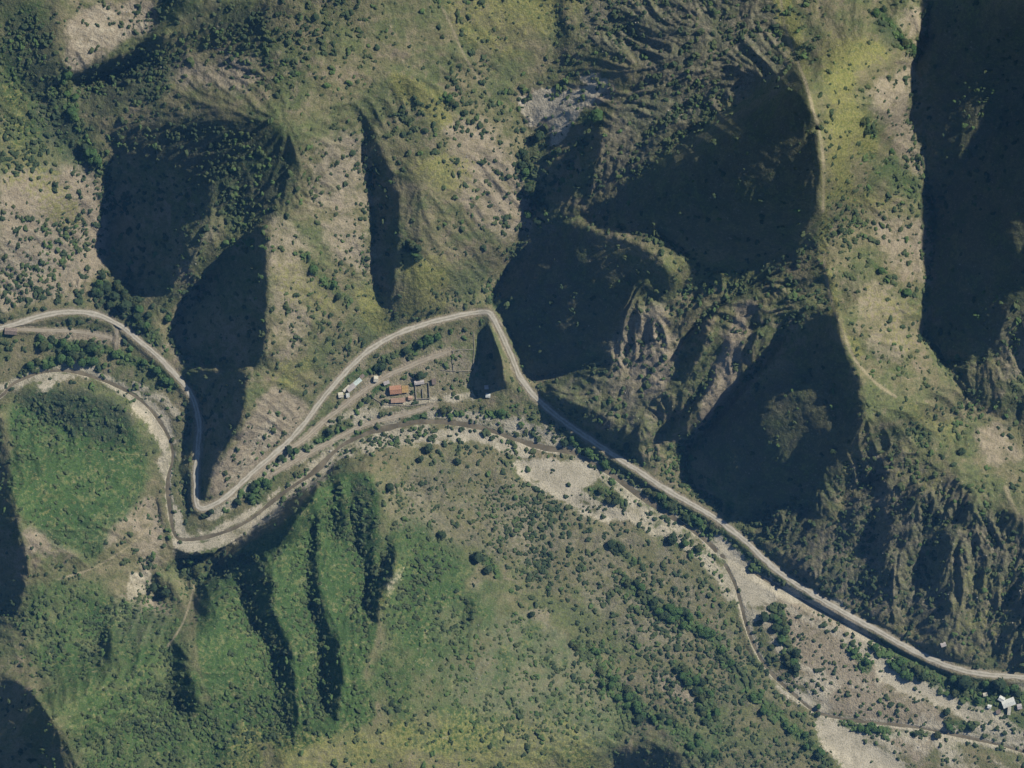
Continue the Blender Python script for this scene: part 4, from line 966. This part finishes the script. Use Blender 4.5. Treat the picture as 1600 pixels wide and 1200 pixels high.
# the thousands of smaller bushes, as one mass: two or three jagged clumps each
t = 1.618; ICO = np.array([(-1,t,0),(1,t,0),(-1,-t,0),(1,-t,0),(0,-1,t),(0,1,t),(0,-1,-t),(0,1,-t),(t,0,-1),(t,0,1),(-t,0,-1),(-t,0,1)]) / math.hypot(1, t)
ICF = np.array([(0,11,5),(0,5,1),(0,1,7),(0,7,10),(0,10,11),(1,5,9),(5,11,4),(11,10,2),(10,7,6),(7,1,8),(3,9,4),(3,4,2),(3,2,6),(3,6,8),(3,8,9),(4,9,5),(2,4,11),(6,2,10),(8,6,7),(9,8,1)])
def blobs(cx, cy, r, seed, sink=.30, flat_=.66, jit=.38, copies=3, spread=.85):
    g = np.random.default_rng(seed); cx = np.repeat(cx, copies); cy = np.repeat(cy, copies); r = np.repeat(r, copies) * g.uniform(.55, 1., len(cx))
    a = g.uniform(0, 6.28, len(cx)); first = (np.arange(len(cx)) % copies) == 0
    off = np.where(first, .1, spread) * r; cx = cx + off * np.cos(a); cy = cy + off * np.sin(a)
    n = len(cx); V = np.repeat(ICO[None], n, 0) * g.uniform(1 - jit, 1 + jit, (n, 12, 1)); st = g.uniform(.68, 1.45, (n, 1)); V[:, :, 0] *= st; V[:, :, 1] /= st ** .7; th = g.uniform(0, 6.28, n); c, s = np.cos(th)[:, None], np.sin(th)[:, None]
    x = V[:, :, 0] * c - V[:, :, 1] * s; y = V[:, :, 0] * s + V[:, :, 1] * c; zz = V[:, :, 2] * flat_ * g.uniform(.8, 1.15, (n, 1)) + (flat_ - sink)
    zg = grid_lookup(Z, cx, cy)
    P = to_world(cx[:, None] + x * r[:, None], cy[:, None] + y * r[:, None], zg[:, None] + zz * r[:, None])
    return P.reshape(-1, 3), (ICF[None] + 12 * np.arange(n)[:, None, None]).reshape(-1, 3), n
def scrub_material():
    t = NT('scrub'); a = t.attr('tint'); n = t.noise(1.3, 2, .6)
    c = t.mix(t.ramp(a[0], .2, .5), (.030, .050, .027), (.054, .072, .034)); c = t.mix(t.ramp(a[0], .5, .85), c, (.058, .100, .036)); c = t.mix(t.ramp(n, .45, .75, 0, .45), c, (.085, .100, .050)); return t.color(c)
V, F, n = blobs(qx[rest], qy[rest], size[rest], 5)
me = mesh_from('scrub', V, F, smooth=False); tt = np.repeat(np.repeat(tint[rest], 3), 12); color_attr(me, 'tint', tt, tt, tt)
tag(link('shrubbery', me, scrub_material()), 'low scrub scattered over every hillside and flat', 'scrub', kind='stuff')

# loose stones on the gravel, the cliffs and the bare slopes
ax_, ay_ = np.meshgrid(np.arange(-60, 1660, 6.), np.arange(-60, 1260, 6.))
sx = (ax_ + rng.uniform(0, 6, ax_.shape)).ravel(); sy = (ay_ + rng.uniform(0, 6, ax_.shape)).ravel()
pr = .10 * grid_lookup(cov['rock'], sx, sy) + .12 * grid_lookup(silt, sx, sy) + .03 * grid_lookup(cov['bare'], sx, sy)
kk = (rng.random(sx.shape) < pr) & (grid_lookup(np.minimum(d_road, 50), sx, sy) > MAIN_ROAD_W + 1.5) & (grid_lookup(np.minimum(d_river, 50), sx, sy) > RIVER_W - 1)
V, F, n = blobs(sx[kk], sy[kk], rng.lognormal(math.log(.75), .35, kk.sum()), 9, sink=.5, flat_=.7, jit=.25, copies=1)
tag(link('rubble', mesh_from('rubble', V, F, smooth=False), M_stone), 'loose grey stones on gravel, cliffs and bare slopes', 'stones', kind='stuff')

# ------------------------------------------------------------------ the blue morning air between the camera and the ground
hz = bpy.data.materials.new('haze'); hz.use_nodes = True; hn = hz.node_tree.nodes; hn.clear()
pv = hn.new('ShaderNodeVolumePrincipled'); pv.inputs['Color'].default_value = (.13, .41, 1, 1); pv.inputs['Density'].default_value = HAZE
ho = hn.new('ShaderNodeOutputMaterial'); hz.node_tree.links.new(pv.outputs[0], ho.inputs['Volume'])
bm = bmesh.new(); zlo = float(PV[:, 2].min()) - 1.5
add_box(bm, float(PV[:, 0].min()) - 20, float(PV[:, 0].max()) + 20, float(PV[:, 1].min()) - 20, float(PV[:, 1].max()) + 20, zlo, CAM_Z + 10)
tag(bm_obj('haze', bm, hz, None), kind='stuff')
